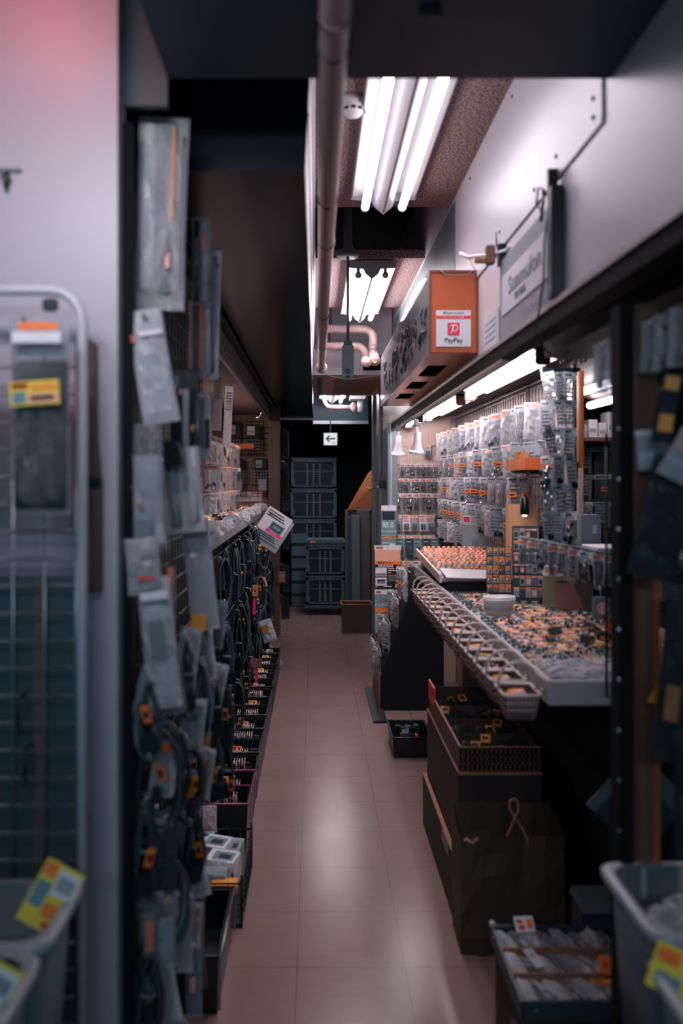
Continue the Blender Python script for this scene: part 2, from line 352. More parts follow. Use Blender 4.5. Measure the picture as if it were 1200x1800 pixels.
# ------------------------------------------------------------------ ceiling lamps
def twin_light(name, label, x0, x1, y0, y1, z, g, power=3.0, group='twin-tube ceiling lamps'):
    """white trough with a ridge between two tubes; x0/x1 are the tube axes, z the tube height"""
    t = thing(name, label, 'light', ((x0 + x1) / 2, (y0 + y1) / 2, z + 0.067), (0, 0, 0), group)
    h = (y1 - y0) / 2; w = (x1 - x0) / 2
    b = MB()
    prof = [(-w - .050, -.028), (-w - .046, -.032), (-w + .028, -.010), (-.030, -.062), (-.004, -.083), (.004, -.083), (.030, -.062), (w - .028, -.010), (w + .046, -.032), (w + .050, -.028), (w + .050, 0), (-w - .050, 0)]
    b.prism(prof, -h, h, trough); b.build('housing', t)
    for yy in (-h - .004, h):
        e = MB(); e.prism([(-w - .052, -.034), (-w + .024, -.040), (-.03, -.064), (0, -.088), (.03, -.064), (w - .024, -.040), (w + .052, -.034), (w + .052, .0), (-w - .052, .0)], yy, yy + .004, lgrey); e.build('end_plate', t)
    for s in (-1, 1):
        tb = MB().tube([(s * w, -h + .012, -.067), (s * w, h - .012, -.067)], .0135, g, 14).build('tube', t)
        lo = area_light('tube_light', ((x0 + x1) / 2 + s * w, (y0 + y1) / 2, z - .0145), (0, 0, 0), .02, y1 - y0 - .03, power, (1.0, 0.92, 0.96), math.radians(125)); lo.data.name = name + '_light'
        c = MB()
        for yy in (-h + .002, h - .016): c.tube([(s * w, yy, -.067), (s * w, yy + .014, -.067)], .0155, lgrey, 14); c.bx(s * w - .008, s * w + .008, yy, yy + .014, -.06, -.02, lgrey)
        c.build('lamp_holder', tb)
    return t
twin_light('ceiling_lamp', 'twin-tube fluorescent lamp nearest on the ceiling, beside the smoke detector', 0.180, 0.314, 1.84, 3.06, 2.353, glow)
twin_light('ceiling_lamp', 'smaller-looking twin-tube lamp above the pipe elbows and grey box', 0.205, 0.335, 4.02, 5.14, 2.345, glow_mid, 3.0)
twin_light('ceiling_lamp', 'farthest twin-tube lamp, its tube ends just showing under the air conditioner', 0.09, 0.26, 7.5, 8.72, 2.17, far_glow)
for ob in [o for o in bpy.data.objects if o.get('label', '').startswith('farthest')]:
    hb = MB()
    for yy in (-.4, .4): hb.tube([(0, yy, 0), (0, yy, .215)], .006, dsteel)
    hb.build('hanger_rod', ob)

def batten(label, x, y0, y1, z, g, body=white, cap=None, group='shop tube lamps under the steel rail'):
    t = thing('tube_lamp', label, 'light', (x, (y0 + y1) / 2, z + .085), (0, 0, 0), group)
    h = (y1 - y0) / 2
    MB().prism([(-.035, -.028), (-.02, -.034), (.03, -.034), (.075, -.044), (.077, -.040), (.05, -.02), (.05, .012), (-.035, .012)], -h, h, body).build('body', t)
    tb = MB().tube([(0, -h + .018, -.052), (0, h - .018, -.052)], .014, g, 14).build('tube', t)
    for yy in (-h, h - .016):
        MB().rbx(-.022, .022, yy, yy + .016, -.075, -.02, cap or wood, .004).build('end_cap', tb)
    return t
batten('long bright tube lamp under the rail, nearest the hanging packet strip', 0.655, 2.42, 3.58, 1.69, shop_glow)
batten('middle tube lamp under the steel rail above the packet wall', 0.650, 3.76, 4.84, 1.69, shop_glow)
batten('short tube lamp at the far end of the rail behind the spotlights', 0.62, 5.02, 5.62, 1.70, shop_glow)
batten('assumed tube lamp inside the left shop above the orange packets', -0.88, 5.0, 6.4, 1.86, left_glow, group='assumed left shop lamp')  # assumed lamp, hidden behind the hanging bags, that lights the left shop
t = thing('tube_lamp', 'tube lamp with dark sloping shade behind the orange board edge', 'light', (1.0, 2.98, 1.70))
sh = MB(); sh.add([(-.11, -.30, .03), (.13, -.30, -.045), (.13, .28, -.045), (-.11, .28, .03), (-.11, -.30, .042), (.13, -.30, -.033), (.13, .28, -.033), (-.11, .28, .042)],
     [(0, 3, 2, 1), (4, 5, 6, 7), (0, 1, 5, 4), (1, 2, 6, 5), (2, 3, 7, 6), (3, 0, 4, 7)], mat('shade_grey', '3c383e', 0.5)); sh.bx(-.112, -.10, -.3, .28, .03, .10, MATS['shade_grey']); sh.build('shade', t)
for xx in (-.05, .05): MB().tube([(xx, -.26, -.034 - xx * .3), (xx, .24, -.034 - xx * .3)], .014, deep_glow, 12).build('tube', t)

# smoke detector
t = thing('smoke_detector', 'round white smoke detector on the brown ceiling boards', 'detector', (0.104, 2.33, 2.42))
MB().lathe([(0, 0), (.040, 0), (.040, -.012), (.036, -.020)], white, n=28).build('base', t)
d = MB(); d.lathe([(.034, -.018), (.036, -.026), (.030, -.034), (.022, -.044), (.0, -.046)], paper, n=28); d.build('sensor_head', t)
d = MB()
for k in range(10):
    a = 2 * PI * k / 10; d.bx(-.006, .006, .0295, .034, -.036, -.029, black_pl, Matrix.Rotation(a, 4, 'Z'))
d.build('vent_slot', t)

# hanging grey box on a rod
t = thing('hanging_box', 'grey box hung on a thin rod from a round ceiling rose', 'junction box', (0.150, 3.88, 2.80))
MB().lathe([(0, 0), (.02, -.0), (.02, -.34), (.022, -.36), (.052, -.40), (.050, -.408), (.0, -.404)], mgrey, n=24).build('ceiling_rose', t)
MB().tube([(0, 0, -.40), (0, 0, -.81)], .0065, mgrey, 10).build('rod', t)
bx_ = MB(); bx_.rbx(-.027, .027, -.022, .022, -.975, -.815, lgrey, .004); bx_.build('case', t)
b2 = MB(); b2.rbx(-.020, .020, -.016, .016, -.815, -.795, mgrey, .003); b2.build('collar', t)
b2 = MB(); b2.bx(-.010, .008, -.0235, -.022, -.945, -.925, dgrey); b2.bx(-.010, .008, -.0235, -.022, -.968, -.955, dgrey); b2.build('socket', t)

# long pink pipe and its joints
pipe = tag(MB().tube([(0.026, -0.4, 2.035), (0.028, 1.2, 2.035), (0.032, 3.4, 2.035), (0.036, 5.0, 2.035)], .0225, pvc, 16).build('insulated_pipe'), 'long pink wrapped pipe running along the ceiling from the camera', 'pipe')
for y in (1.21, 2.36, 3.4, 4.2):
    MB().tube([(0.029 + .002 * (y - 1.2), y - .012, 2.035), (0.029 + .002 * (y - 1.2), y + .012, 2.035)], .0245, pipe_tape, 16).build('joint_band', pipe)
MB().lathe([(.024, 0), (.034, -.004), (.036, -.012), (.028, -.016)], pipe_tape, (0, 0, 0), 16, Matrix.Translation((0.036, 5.005, 2.035)) @ Matrix.Rotation(PI / 2, 4, 'X')).build('end_collar', pipe)
for y in (1.3, 2.0): MB().tube([(0.006, y, 2.08), (0.004, y, 2.03), (.028, y, 2.010), (.052, y, 2.03), (.052, y, 2.08)], .004, black_rub, 6).build('hanger_strap', pipe)
for y, zt in ((3.7, 2.80), (4.8, 2.42)): MB().tube([(0.033, y, 2.05), (0.033, y, zt)], .003, dsteel, 6).build('hanger_rod', pipe)
def arc(c, r, a0, a1, n=8, ax='xz'):
    out = []
    for k in range(n + 1):
        a = a0 + (a1 - a0) * k / n
        out.append((c[0] + r * math.cos(a), c[1], c[2] + r * math.sin(a)) if ax == 'xz' else (c[0] + r * math.cos(a), c[1] + r * math.sin(a), c[2]))
    return out
el = tag(MB().tube([(0.05, 5.30, 2.315)] + arc((0.305, 5.30, 2.255), .06, PI / 2, 0, 8) + [(0.365, 5.30, 2.15)], .027, pvc, 14).build('pipe_elbow'), 'upper pink pipe bending down at an elbow before the white bulkhead', 'pipe')
MB().tube([(0.365, 5.30, 2.165), (0.368, 5.22, 2.10)], [.03, .034], pvc, 14).build('pipe_end', el)
MB().tube([(.362, 5.30, 2.215), (.366, 5.30, 2.175)], .0285, pipe_tape, 14).build('tape_wrap', el)
MB().lathe([(.0, 0), (.012, 0)], copper_part, (0.3685, 5.2185, 2.099), 12, Matrix.Rotation(PI / 2.6, 4, 'X')).build('copper_core', el)
MB().tube([(.10, 5.30, 2.34), (.10, 5.30, 2.80)], .004, dsteel, 6).build('hanger_rod', el)
el = tag(MB().tube([(0.05, 5.36, 2.215), (0.20, 5.36, 2.215)] + arc((0.26, 5.36, 2.155), .06, PI / 2, 0, 6) + [(0.315, 5.33, 2.12)], .025, pvc, 14).build('pipe_elbow'), 'lower pink pipe behind the hanging grey box', 'pipe')
MB().tube([(0.313, 5.34, 2.13), (0.318, 5.22, 2.095)], [.028, .032], pvc, 14).build('pipe_end', el)
MB().tube([(.09, 5.36, 2.24), (.09, 5.36, 2.80)], .004, dsteel, 6).build('hanger_rod', el)

# ceiling air conditioner with white bulkhead
t = thing('air_conditioner', 'ceiling air conditioner with brown underside grille below the white bulkhead', 'air conditioner', (0.24, 5.66, 2.80))
MB().rbx(-.258, .275, .0, 1.44, -.715, -.10, paper, .004).build('casing', t)
u = MB(); u.bx(-.256, .273, .012, 1.43, -.728, -.715, mat('beige_panel', 'd9ae9e', 0.5)); u.bx(-.258, .275, -.004, .012, -.730, -.708, paper); u.build('bottom_panel', t)
g = MB()
g.bx(-.10, .22, .16, 1.30, -.7285, -.7275, dgrey)
for k in range(26): g.bx(-.10 + k * .0128, -.10 + k * .0128 + .005, .16, 1.30, -.734, -.728, MATS['beige_panel'])
g.build('intake_grille', t)
MB().rbx(-.225, -.19, .16, 1.25, -.7295, -.727, black_pl, .002).build('air_outlet', t)
MB().bx(.08, .25, -.004, .0, -.70, -.60, black_matte).build('pipe_opening', t)
MB().lathe([(.0, -.008), (.014, -.006), (.016, 0)], dgrey, (-.10, 0, -.69), 14, Matrix.Rotation(PI / 2, 4, 'X')).build('round_sensor', t)
tag(MB().tube([(.02, 5.55, 2.075), (.12, 5.60, 2.05), (.22, 5.62, 2.035), (.33, 5.60, 2.045), (.47, 5.56, 2.075)], .0025, lgrey, 6).build('drooping_wire'), 'thin grey wire drooping under the air conditioner', 'wire')
# white bracket box, pipe bend at the far ceiling
t = thing('bracket_box', 'white angled box beside the far lamp under the ceiling', 'box', (0.50, 8.3, 2.45))
MB().prism([(-.16, -.30), (-.02, -.30), (.02, -.22), (.02, .0), (-.13, .0)], -.1, .1, paper).build('case', t)
MB().tube([(-.05, 0, -.30), (-.05, 0, -.42)], .035, lgrey, 16).build('stub_pipe', t)
MB().tube([(-.06, -.1, -.14), (-.06, -.106, -.14)], .012, dgrey, 10).build('screw', t)
el = tag(MB().tube([(0.09, 8.4, 2.40), (0.09, 8.4, 2.15), (.12, 8.4, 2.095), (.17, 8.4, 2.085), (.40, 8.4, 2.085)], .022, pvc, 12).build('pipe_elbow'), 'far pink pipe with round flange under the second ceiling bay', 'pipe')
MB().tube([(0.385, 8.4, 2.085), (.40, 8.38, 2.085)], .05, pvc, 16).build('flange', el)
MB().tube([(.13, 8.4, 2.10), (.13, 8.4, 2.45)], .004, dsteel, 6).build('hanger_rod', el)

# exit sign
t = thing('exit_sign', 'small lit white sign with an arrow hung over the crates', 'sign', (0.159, 8.87, 1.79))
MB().rbx(-.075, .075, -.012, .012, -.068, .068, dgrey, .003).build('case', t)
MB().bx(-.070, .070, -.0135, -.012, -.063, .063, sign_glow).build('face', t)
a = MB(); a.add([(-.052, -.015, .004), (-.012, -.015, .044), (-.002, -.015, .034), (-.024, -.015, .012), (.05, -.015, .012), (.05, -.015, -.004), (-.024, -.015, -.004), (-.002, -.015, -.026), (-.012, -.015, -.036)],
                [(0, 1, 2, 3), (3, 4, 5, 6), (0, 3, 6), (0, 6, 7, 8)], ink); a.build('arrow', t)
letters('lettering', '出口', .030, ink, t, (.046, -.015, -.042))
MB().bx(-.006, .006, -.006, .006, .068, .2, dsteel).build('hanger', t)

# ------------------------------------------------------------------ orange lightbox sign on the right fascia
t = thing('lightbox_sign', 'orange box sign with a payment sticker fixed to the right fascia', 'sign', (0.441, 2.69, 1.773))
orange_panel = mat('orange_panel', 'b0532a', 0.42, vary=0.08, scale=6); copper_pan = mat('copper_panel', 'f2a080', 0.24, 0.8, vary=0.12, scale=7)
f = MB(); f.rbx(-.076, .078, .0, .012, .0, .264, orange_panel, .002); f.bx(-.076, -.070, -.003, 0, 0, .264, mat('orange_trim', '7c3518', 0.5)); f.bx(.072, .078, -.003, 0, 0, .264, MATS['orange_trim']); f.bx(-.07, .072, -.003, 0, .256, .264, MATS['orange_trim']); f.build('front_panel', t)
bt = MB()
xs = [-.076, -.040, .030, .078]; ys = [.012, .30, .62, .80, 1.08, 1.28, 1.55, 1.97]
for i in range(3):
    for j in range(7):
        if i == 1 and j in (1, 3, 5): continue
        bt.bx(xs[i], xs[i + 1], ys[j], ys[j + 1], 0, .004, copper_pan)
bt.build('bottom_panel', t)
w_ = MB()
for y0, y1 in ((.30, .62), (.80, 1.08), (1.28, 1.55)):
    w_.bx(-.040, .030, y0, y1, .045, .047, black_matte); w_.bx(-.042, -.040, y0, y1, .004, .047, black_matte); w_.bx(.030, .032, y0, y1, .004, .047, black_matte); w_.bx(-.04, .03, y1, y1 + .002, .004, .047, black_matte); w_.bx(-.04, .03, y0 - .002, y0, .004, .047, orange_panel)
w_.build('slot', t)
MB().bx(.070, .078, .012, 1.97, .004, .264, orange_panel).build('back_panel', t)
MB().bx(-.07, .07, .012, 1.97, .258, .264, orange_panel).build('top_panel', t)
ac = MB().bx(-.079, -.076, -.0, 1.97, .0, .268, acryl).build('acrylic_face', t)
br = MB(); rnd = random.Random(5)
for k in range(70):
    y = rnd.uniform(.06, 1.75); z = rnd.uniform(.02, .16); L_ = rnd.uniform(.03, .09)
    pts = [(-.0745, y + rnd.uniform(-.02, .02) * i, z + L_ * i / 4) for i in range(5)]
    br.tube(pts, [.003, .009, .010, .007, .002], mat('branch_ink', '16242b', 0.5), 5)
br.build('branch_pattern', t)
st = MB().rbx(-.0555, .0555, -.0035, -.002, .019, .135, paper, .001).build('sticker', t)
s2 = MB(); s2.bx(-.055, .055, -.0042, -.0035, .108, .1185, mat('pay_red', 'd8324a', 0.45)); s2.build('red_band', st)
lg = MB(); lg.rbx(-.0195, .0195, -.0046, -.0036, .055, .096, MATS['pay_red'], .001)
lg.tube([(-.012, -.0048, .082), (-.004, -.0048, .0875), (.008, -.0048, .0885), (.013, -.0048, .083), (.012, -.0048, .075), (.004, -.0048, .069), (-.006, -.0048, .0675)], .0016, paper, 6)
lg.tube([(.000, -.0048, .0875), (-.004, -.0048, .070), (-.010, -.0048, .0555)], .0020, paper, 6)
lg.build('logo', st)
letters('lettering', 'PayPay', .0215, ink, st, (0, -.0042, .039), bold=.0002)
letters('lettering', '使えます PayPayで', .0085, ink, st, (0, -.0042, .1265))
letters('lettering', 'キャッシュレス決済', .0078, paper, st, (0, -.0045, .1132))
MB().tube([(-.045, -.006, .264), (-.03, -.010, .250), (0, -.011, .243), (.04, -.010, .246), (.064, -.006, .262)], .002, mgrey, 6).build('wire', t)

# white board sign clamped against the fascia
t = thing('board_sign', 'grey and white shop board hung on the fascia beside a black strip', 'sign', (0.512, 1.99, 1.80))
sgrey = mat('sign_grey', '7b7e88', 0.45); swhite = mat('sign_white', 'b9b6c0', 0.5)
MB().rbx(-.006, .006, -.20, .32, -.05, .165, sgrey, .002).build('board', t)
MB().bx(-.0085, -.006, -.20, .285, .008, .115, swhite).build('white_panel', t)
letters('lettering', 'Sunmulon', .062, sgrey, t, (-.0095, .045, .070), (PI / 2, 0, -PI / 2), sx=1.30, bold=.001)
letters('lettering', '電子部品', .020, MATS.get('mid_grey_plastic'), t, (-.0095, .08, .030), (PI / 2, 0, -PI / 2), sx=1.4)
letters('lettering', '1 L 4 8', .034, swhite, t, (-.0075, -.03, -.020), (PI / 2, 0, -PI / 2), sx=1.2)
MB().rbx(-.02, .006, -.235, -.20, -.05, .185, black_pl, .002).build('side_strip', t)
tag(MB().tube([(.498, 1.845, 1.985), (.495, 1.83, 2.0), (.49, 1.85, 2.01), (.488, 1.86, 1.98), (.495, 1.85, 1.96), (.50, 1.84, 1.975)], .0025, black_rub, 6).build('wire_knot'), 'black wire knotted on a hook above the board sign', 'wire')
b = tag(MB().bx(.495, .515, 1.79, 1.80, 1.965, 2.03, black_pl).build('wall_hook'), 'black upright hook above the black strip of the board sign', 'hook')
MB().tube([(.50, 1.84, 2.0), (.49, 1.83, 1.93)], .004, wood, 6).build('peg', b)
tag(MB().tube([(.497, 1.79, 1.96), (.490, 1.80, 1.88), (.492, 1.815, 1.80), (.490, 1.84, 1.74), (.492, 1.90, 1.69), (.53, 1.95, 1.67), (.60, 2.05, 1.655), (.66, 2.2, 1.70)], .0022, black_rub, 6).build('hanging_cable'), 'black cable drooping from the board sign over the rail', 'cable')
ps = tag(MB().rbx(.512, .516, 2.36, 2.56, 1.755, 1.855, swhite, .001).build('paper_notice'), 'small white paper notice on the fascia beside the orange sign', 'notice')
nl = MB()
for k in range(4): nl.bx(.511, .512, 2.39, 2.53, 1.775 + k * .018, 1.778 + k * .018, greyp)
nl.build('printed_lines', ps)
t = thing('clamp_arm', 'white bent arm with a brown clamp sticking out from the fascia', 'bracket', (0.52, 2.30, 1.985))
MB().tube([(-.118, .04, .012), (-.10, .02, -.004), (-.04, 0, -.002), (-.005, -.02, .004), (.0, -.06, .006)], [.005, .0045, .004, .004, .003], paper, 8).build('arm', t)
c = MB(); c.rbx(-.055, -.030, -.012, .012, -.030, .022, wood, .003); c.rbx(-.085, -.055, -.008, .008, -.025, -.012, brown_print, .002); c.build('clamp', t)
MB().bx(-.022, .0, -.010, .010, -.034, .026, black_pl).build('base_plate', t)
MB().tube([(-.025, 0, .02), (-.026, 0, .06)], .002, black_rub, 6).build('spike', t)
MB().tube([(-.095, .02, -.006), (-.08, .02, -.04), (-.078, .02, -.075)], .0015, steel, 6).build('wire', t)

# spotlights clipped under the far rail
def spot(label, loc, yaw):
    t = thing('spot_lamp', label, 'light', loc, (0, 0, yaw), 'white clip spotlights')
    MB().rbx(-.012, .012, -.012, .012, -.02, .02, dgrey, .003).build('clip', t)
    MB().tube([(0, 0, -.018), (.004, -.012, -.05)], .006, white, 8).build('neck', t)
    M = Matrix.Translation((.004, -.014, -.05)) @ Matrix.Rotation(math.radians(10), 4, 'X')
    s = MB(); s.lathe([(.012, 0), (.017, -.006), (.020, -.05), (.024, -.072), (.040, -.108), (.042, -.116), (.039, -.116), (.022, -.074), (.015, -.01)], white, (0, 0, 0), 24, M); s.build('lamp_shade', t)
    b = MB(); b.lathe([(.0, -.112), (.02, -.110), (.036, -.102), (.037, -.100)], bulb_glow, (0, 0, 0), 20, M); b.build('bulb', t)
spot('white spotlight hanging nearest the grey door post', (0.485, 4.95, 1.672), .1)
spot('larger white spotlight under the rail end, nearer the packet wall', (0.545, 4.55, 1.672), .3)
t = thing('spot_lamp', 'small chrome spotlight at the end of the left shop rail', 'light', (-0.41, 6.75, 1.93), (0, 0, 0))
MB().tube([(0, 0, .02), (-.01, 0, -.02)], .006, chrome, 8).build('neck', t)
M = Matrix.Translation((-.012, 0, -.02)) @ Matrix.Rotation(math.radians(40), 4, 'Y')
MB().lathe([(.0, .01), (.016, 0), (.018, -.02), (.015, -.025), (.02, -.035), (.02, -.055), (.026, -.075), (.024, -.075)], chrome, (0, 0, 0), 18, M).build('lamp_shade', t)
t = thing('cable_hook', 'small black hook and cord under the dark near ceiling', 'hook', (0.175, 1.27, 2.077))
MB().rbx(-.018, .018, -.008, .008, -.012, 0, black_pl, .002).build('base', t)
MB().tube([(0, 0, -.01), (.008, -.02, -.012), (.012, -.06, -.004), (.006, -.11, -.003)], .002, black_rub, 6).build('cord', t)
# ------------------------------------------------------------------ packet kinds (one of each, then copied)
def pouch_mb(w, h, t, m, seed, nx=8, nz=11, crinkle=0.5, z0=0.0):
    """pillow-shaped bag hanging from z0 down to z0-h, front towards -y"""
    b = MB(); off = Vector((seed * 3.17, seed * 1.3, 0))
    for s in (-1, 1):
        vs = []; fs = []
        for j in range(nz + 1):
            for i in range(nx + 1):
                u, v = i / nx, j / nz
                e = (math.sin(PI * u) ** .45 if 0 < u < 1 else 0) * (math.sin(PI * v) ** .5 if 0 < v < 1 else 0)
                nn = noise.noise(Vector((u * 4, v * 6, s)) + off) + .6 * noise.noise(Vector((u * 9, v * 14, s * 2)) + off)
                vs.append(((u - .5) * w * (1 - .05 * math.sin(PI * v)), s * t * .5 * e * (1 + crinkle * 2 * nn), z0 - v * h))
        for j in range(nz):
            for i in range(nx):
                a = j * (nx + 1) + i; fs.append((a, a + 1, a + nx + 2, a + nx + 1))
        b.add(vs, fs, m, False)
    return b
def crumple_mb(w, d, h, m, seed, amp=.45, sub=2):
    """crumpled lying bag"""
    bm = bmesh.new(); bmesh.ops.create_icosphere(bm, subdivisions=sub + 1, radius=.5)
    off = Vector((seed * 2.7, seed, 0))
    vs = []
    for v in bm.verts:
        p = v.co.copy(); n = noise.noise(p * 3.2 + off) + .6 * noise.noise(p * 8 + off)
        p *= 1 + amp * n
        vs.append((p.x * w, p.y * d, max(0, (p.z + .45)) * h))
    bm.verts.index_update(); fs = [tuple(v.index for v in f.verts) for f in bm.faces]; bm.free()
    return MB().add(vs, fs, m, False)
def contents_mb(kind, w, h, rnd):
    b = MB()
    if kind == 'adapter':
        b.rbx(-w * .38, w * .38, -.006, .006, -h * .62, -h * .25, black_pl, .004); b.tube([(0, 0, -h * .62), (w * .2, .0, -h * .75), (-w * .2, 0, -h * .85), (w * .25, 0, -h * .92)], .003, black_rub, 6)
    elif kind == 'rods':
        for k in range(6): b.tube([(-w * .34 + k * w * .136, 0, -h * .2), (-w * .34 + k * w * .136 + rnd.uniform(-.003, .003), 0, -h * .93)], .0028, rnd.choice([silver, dgrey, black_pl, steel]), 6)
    elif kind == 'coil':
        for k in range(4):
            r = w * (.26 + .03 * k); c = rnd.choice([black_rub, dgrey, black_rub, mgrey])
            b.tube([(r * math.cos(a * PI / 8), -.004 + .003 * k, -h * .58 + r * 1.25 * math.sin(a * PI / 8)) for a in range(16)], .0032, c, 6, True)
    elif kind == 'chips':
        for j in range(5):
            for i in range(3): b.bx(-w * .34 + i * w * .24, -w * .34 + i * w * .24 + w * .16, -.004, .003, -h * .30 - j * h * .13, -h * .22 - j * h * .13, rnd.choice([black_pl, dgrey, silver, green_pcb]))
    elif kind == 'insert':
        b.bx(-w * .44, w * .44, -.001, .001, -h * .96, -h * .18, rnd.choice([lgrey, paper, teal_print]))
        for k in range(5): b.bx(-w * .38, w * rnd.uniform(.0, .36), -.0018, -.001, -h * .34 - k * h * .11, -h * .30 - k * h * .11, ink)
        b.rbx(-w * .2, w * .3, -.008, -.001, -h * .94, -h * .78, black_pl, .002)
    elif kind == 'silver':
        for k in range(9):
            x = rnd.uniform(-.36, .3) * w; z = -h * rnd.uniform(.35, .92)
            b.lathe([(0, .006), (.006, .006), (.006, -.006), (.009, -.007), (.009, -.011), (0, -.011)], rnd.choice([silver, chrome, dgrey]), (x, rnd.uniform(-.005, .005), z), 8, Matrix.Rotation(rnd.uniform(0, 3), 4, 'Y'))
    elif kind == 'orangebar':
        for k in range(4): b.bx(-w * .36 + k * w * .19, -w * .36 + k * w * .19 + w * .11, -.004, .003, -h * .95, -h * .3, orange)
    return b
def header_mb(w, style, rnd, hh=.024):
    b = MB(); base = {'white': paper, 'orange': paper, 'grey': lgrey, 'full': orange, 'dark': dgrey}[style]
    b.bx(-w * .5, w * .5, -.0022, .0022, -hh, .004, base)
    if style == 'orange': b.bx(-w * .46, w * .46, -.0028, -.0022, -hh * .72, -hh * .18, orange)
    if style in ('white', 'grey'):
        b.bx(-w * .42, w * .1, -.0028, -.0022, -hh * .45, -hh * .2, ink); b.bx(-w * .42, w * .36, -.0028, -.0022, -hh * .8, -hh * .62, greyp)
    if style == 'full': b.bx(-w * .4, w * .3, -.0028, -.0022, -hh * .6, -hh * .3, paper)
    b.lathe([(0, 0), (.0022, 0)], black_matte, (0, -.0029, -.002), 8, Matrix.Rotation(PI / 2, 4, 'X'))
    return b
def make_packet(name, w, h, t, fm, kind, style, seed, sticker=None):
    rnd = random.Random(seed)
    r = pouch_mb(w, h, t, fm, seed).build(name)
    header_mb(w * 1.02, style, rnd, min(.024, h * .2)).build('header_card', r)
    contents_mb(kind, w, h, rnd).build('contents', r)
    if sticker:
        x = rnd.uniform(-.2, .1) * w
        s = MB(); s.bx(x - w * .2, x + w * .22, -t * .5 - .004, -t * .5 - .003, -h * .62, -h * .45, sticker); s.bx(x - w * .14, x + w * .14, -t * .5 - .0046, -t * .5 - .004, -h * .56, -h * .52, ink); s.build('price_sticker', r)
    PROTOS.append(r); return r
KN = {'adapter': 'black adapter', 'rods': 'thin rods', 'coil': 'coiled cable', 'chips': 'small chips', 'insert': 'printed insert', 'silver': 'silver connectors', 'orangebar': 'orange strips'}
PK = {}
for i, (k, st, sk) in enumerate([('rods', 'orange', None), ('chips', 'white', orange), ('silver', 'orange', None), ('coil', 'white', None), ('insert', 'grey', None), ('adapter', 'white', amber), ('orangebar', 'orange', None), ('silver', 'white', orange), ('rods', 'grey', None)]):
    PK[i] = (make_packet('clear_packet', .09, .15, .024, film_c if i % 3 else film_w, k, st, 11 + i, sk), KN[k])
SM = {}
for i, (k, st, fm) in enumerate([('chips', 'grey', film_c), ('silver', 'white', film_c), ('insert', 'grey', film_c), ('rods', 'orange', film_c), ('chips', 'orange', film_c), ('coil', 'full', film_w)]):
    SM[i] = (make_packet('parts_packet', .045, .075, .012, fm, k, st, 41 + i), KN[k])
def blister(name, w, h, base, seed, strip=orange, body=None):
    rnd = random.Random(seed)
    b = MB(); b.rbx(-w / 2, w / 2, -.0015, .0015, -h, 0, base, .001); b.bx(-w * .5, w * .5, -.0025, -.0015, -h * .16, -h * .02, paper); b.bx(-w * .44, w * .2, -.0031, -.0025, -h * .13, -h * .06, strip)
    for k in range(3): b.bx(-w * .4, w * rnd.uniform(0, .4), -.0025, -.0015, -h * (.25 + .07 * k), -h * (.22 + .07 * k), rnd.choice([ink, paper, strip]))
    r = b.build(name)
    c = MB(); c.rbx(-w * .36, w * .36, -.014, -.002, -h * .92, -h * .48, film_c, .005); c.build('blister_bubble', r)
    d = MB()
    for k in range(4): d.tube([(-w * .26 + k * w * .17, -.007, -h * .53), (-w * .26 + k * w * .17, -.007, -h * .88)], .0035, body or rnd.choice([silver, dgrey, black_pl]), 6)
    d.build('tool_bits', r)
    PROTOS.append(r); return r
BL = [blister('blister_card', .06, .13, lgrey, 3), blister('blister_card', .06, .13, teal_print, 4), blister('blister_card', .06, .13, paper, 5, red), blister('blister_card', .06, .13, dgrey, 6, amber)]
BLN = ['light grey', 'teal grey', 'white and red', 'dark grey']
PY, WH = {}, {}
# ------------------------------------------------------------------ right shop: end board
def peg_rod(name, pts, m=steel, r=.003): return MB().tube(pts, r, m, 6).build(name)
gb = thing('pegboard', 'cream pegboard on the end wall of the bright shop', 'pegboard', (0.72, 5.70, 0.40))
pb = MB(); pb.rbx(-.175, .205, -.018, -.004, .0, 1.30, end_board, .002)
pb.build('panel', gb)
gl = MB()
for k in range(20): gl.tube([(-.17 + .0195 * k, -.0205, .02), (-.17 + .0195 * k, -.0205, 1.28)], .0012, cream, 4)
for k in range(42): gl.tube([(-.17, -.0205, .02 + .03 * k), (.20, -.0205, .02 + .03 * k)], .0012, cream, 4)
gl.build('wire_mesh', gb)
rows = [(1.600, .085, 2, .75, .84, 'box'), (1.468, .085, 7, .585, .80, 'p'), (1.368, .085, 7, .575, .80, 'p'), (1.268, .115, 8, .555, .85, 'p'), (1.128, .11, 6, .555, .83, 'b'), (0.995, .15, 6, .575, .86, 'b'), (0.82, .13, 6, .575, .84, 'b')]
rowname = ['short top', 'second', 'third', 'fourth', 'fifth', 'sixth', 'lowest']
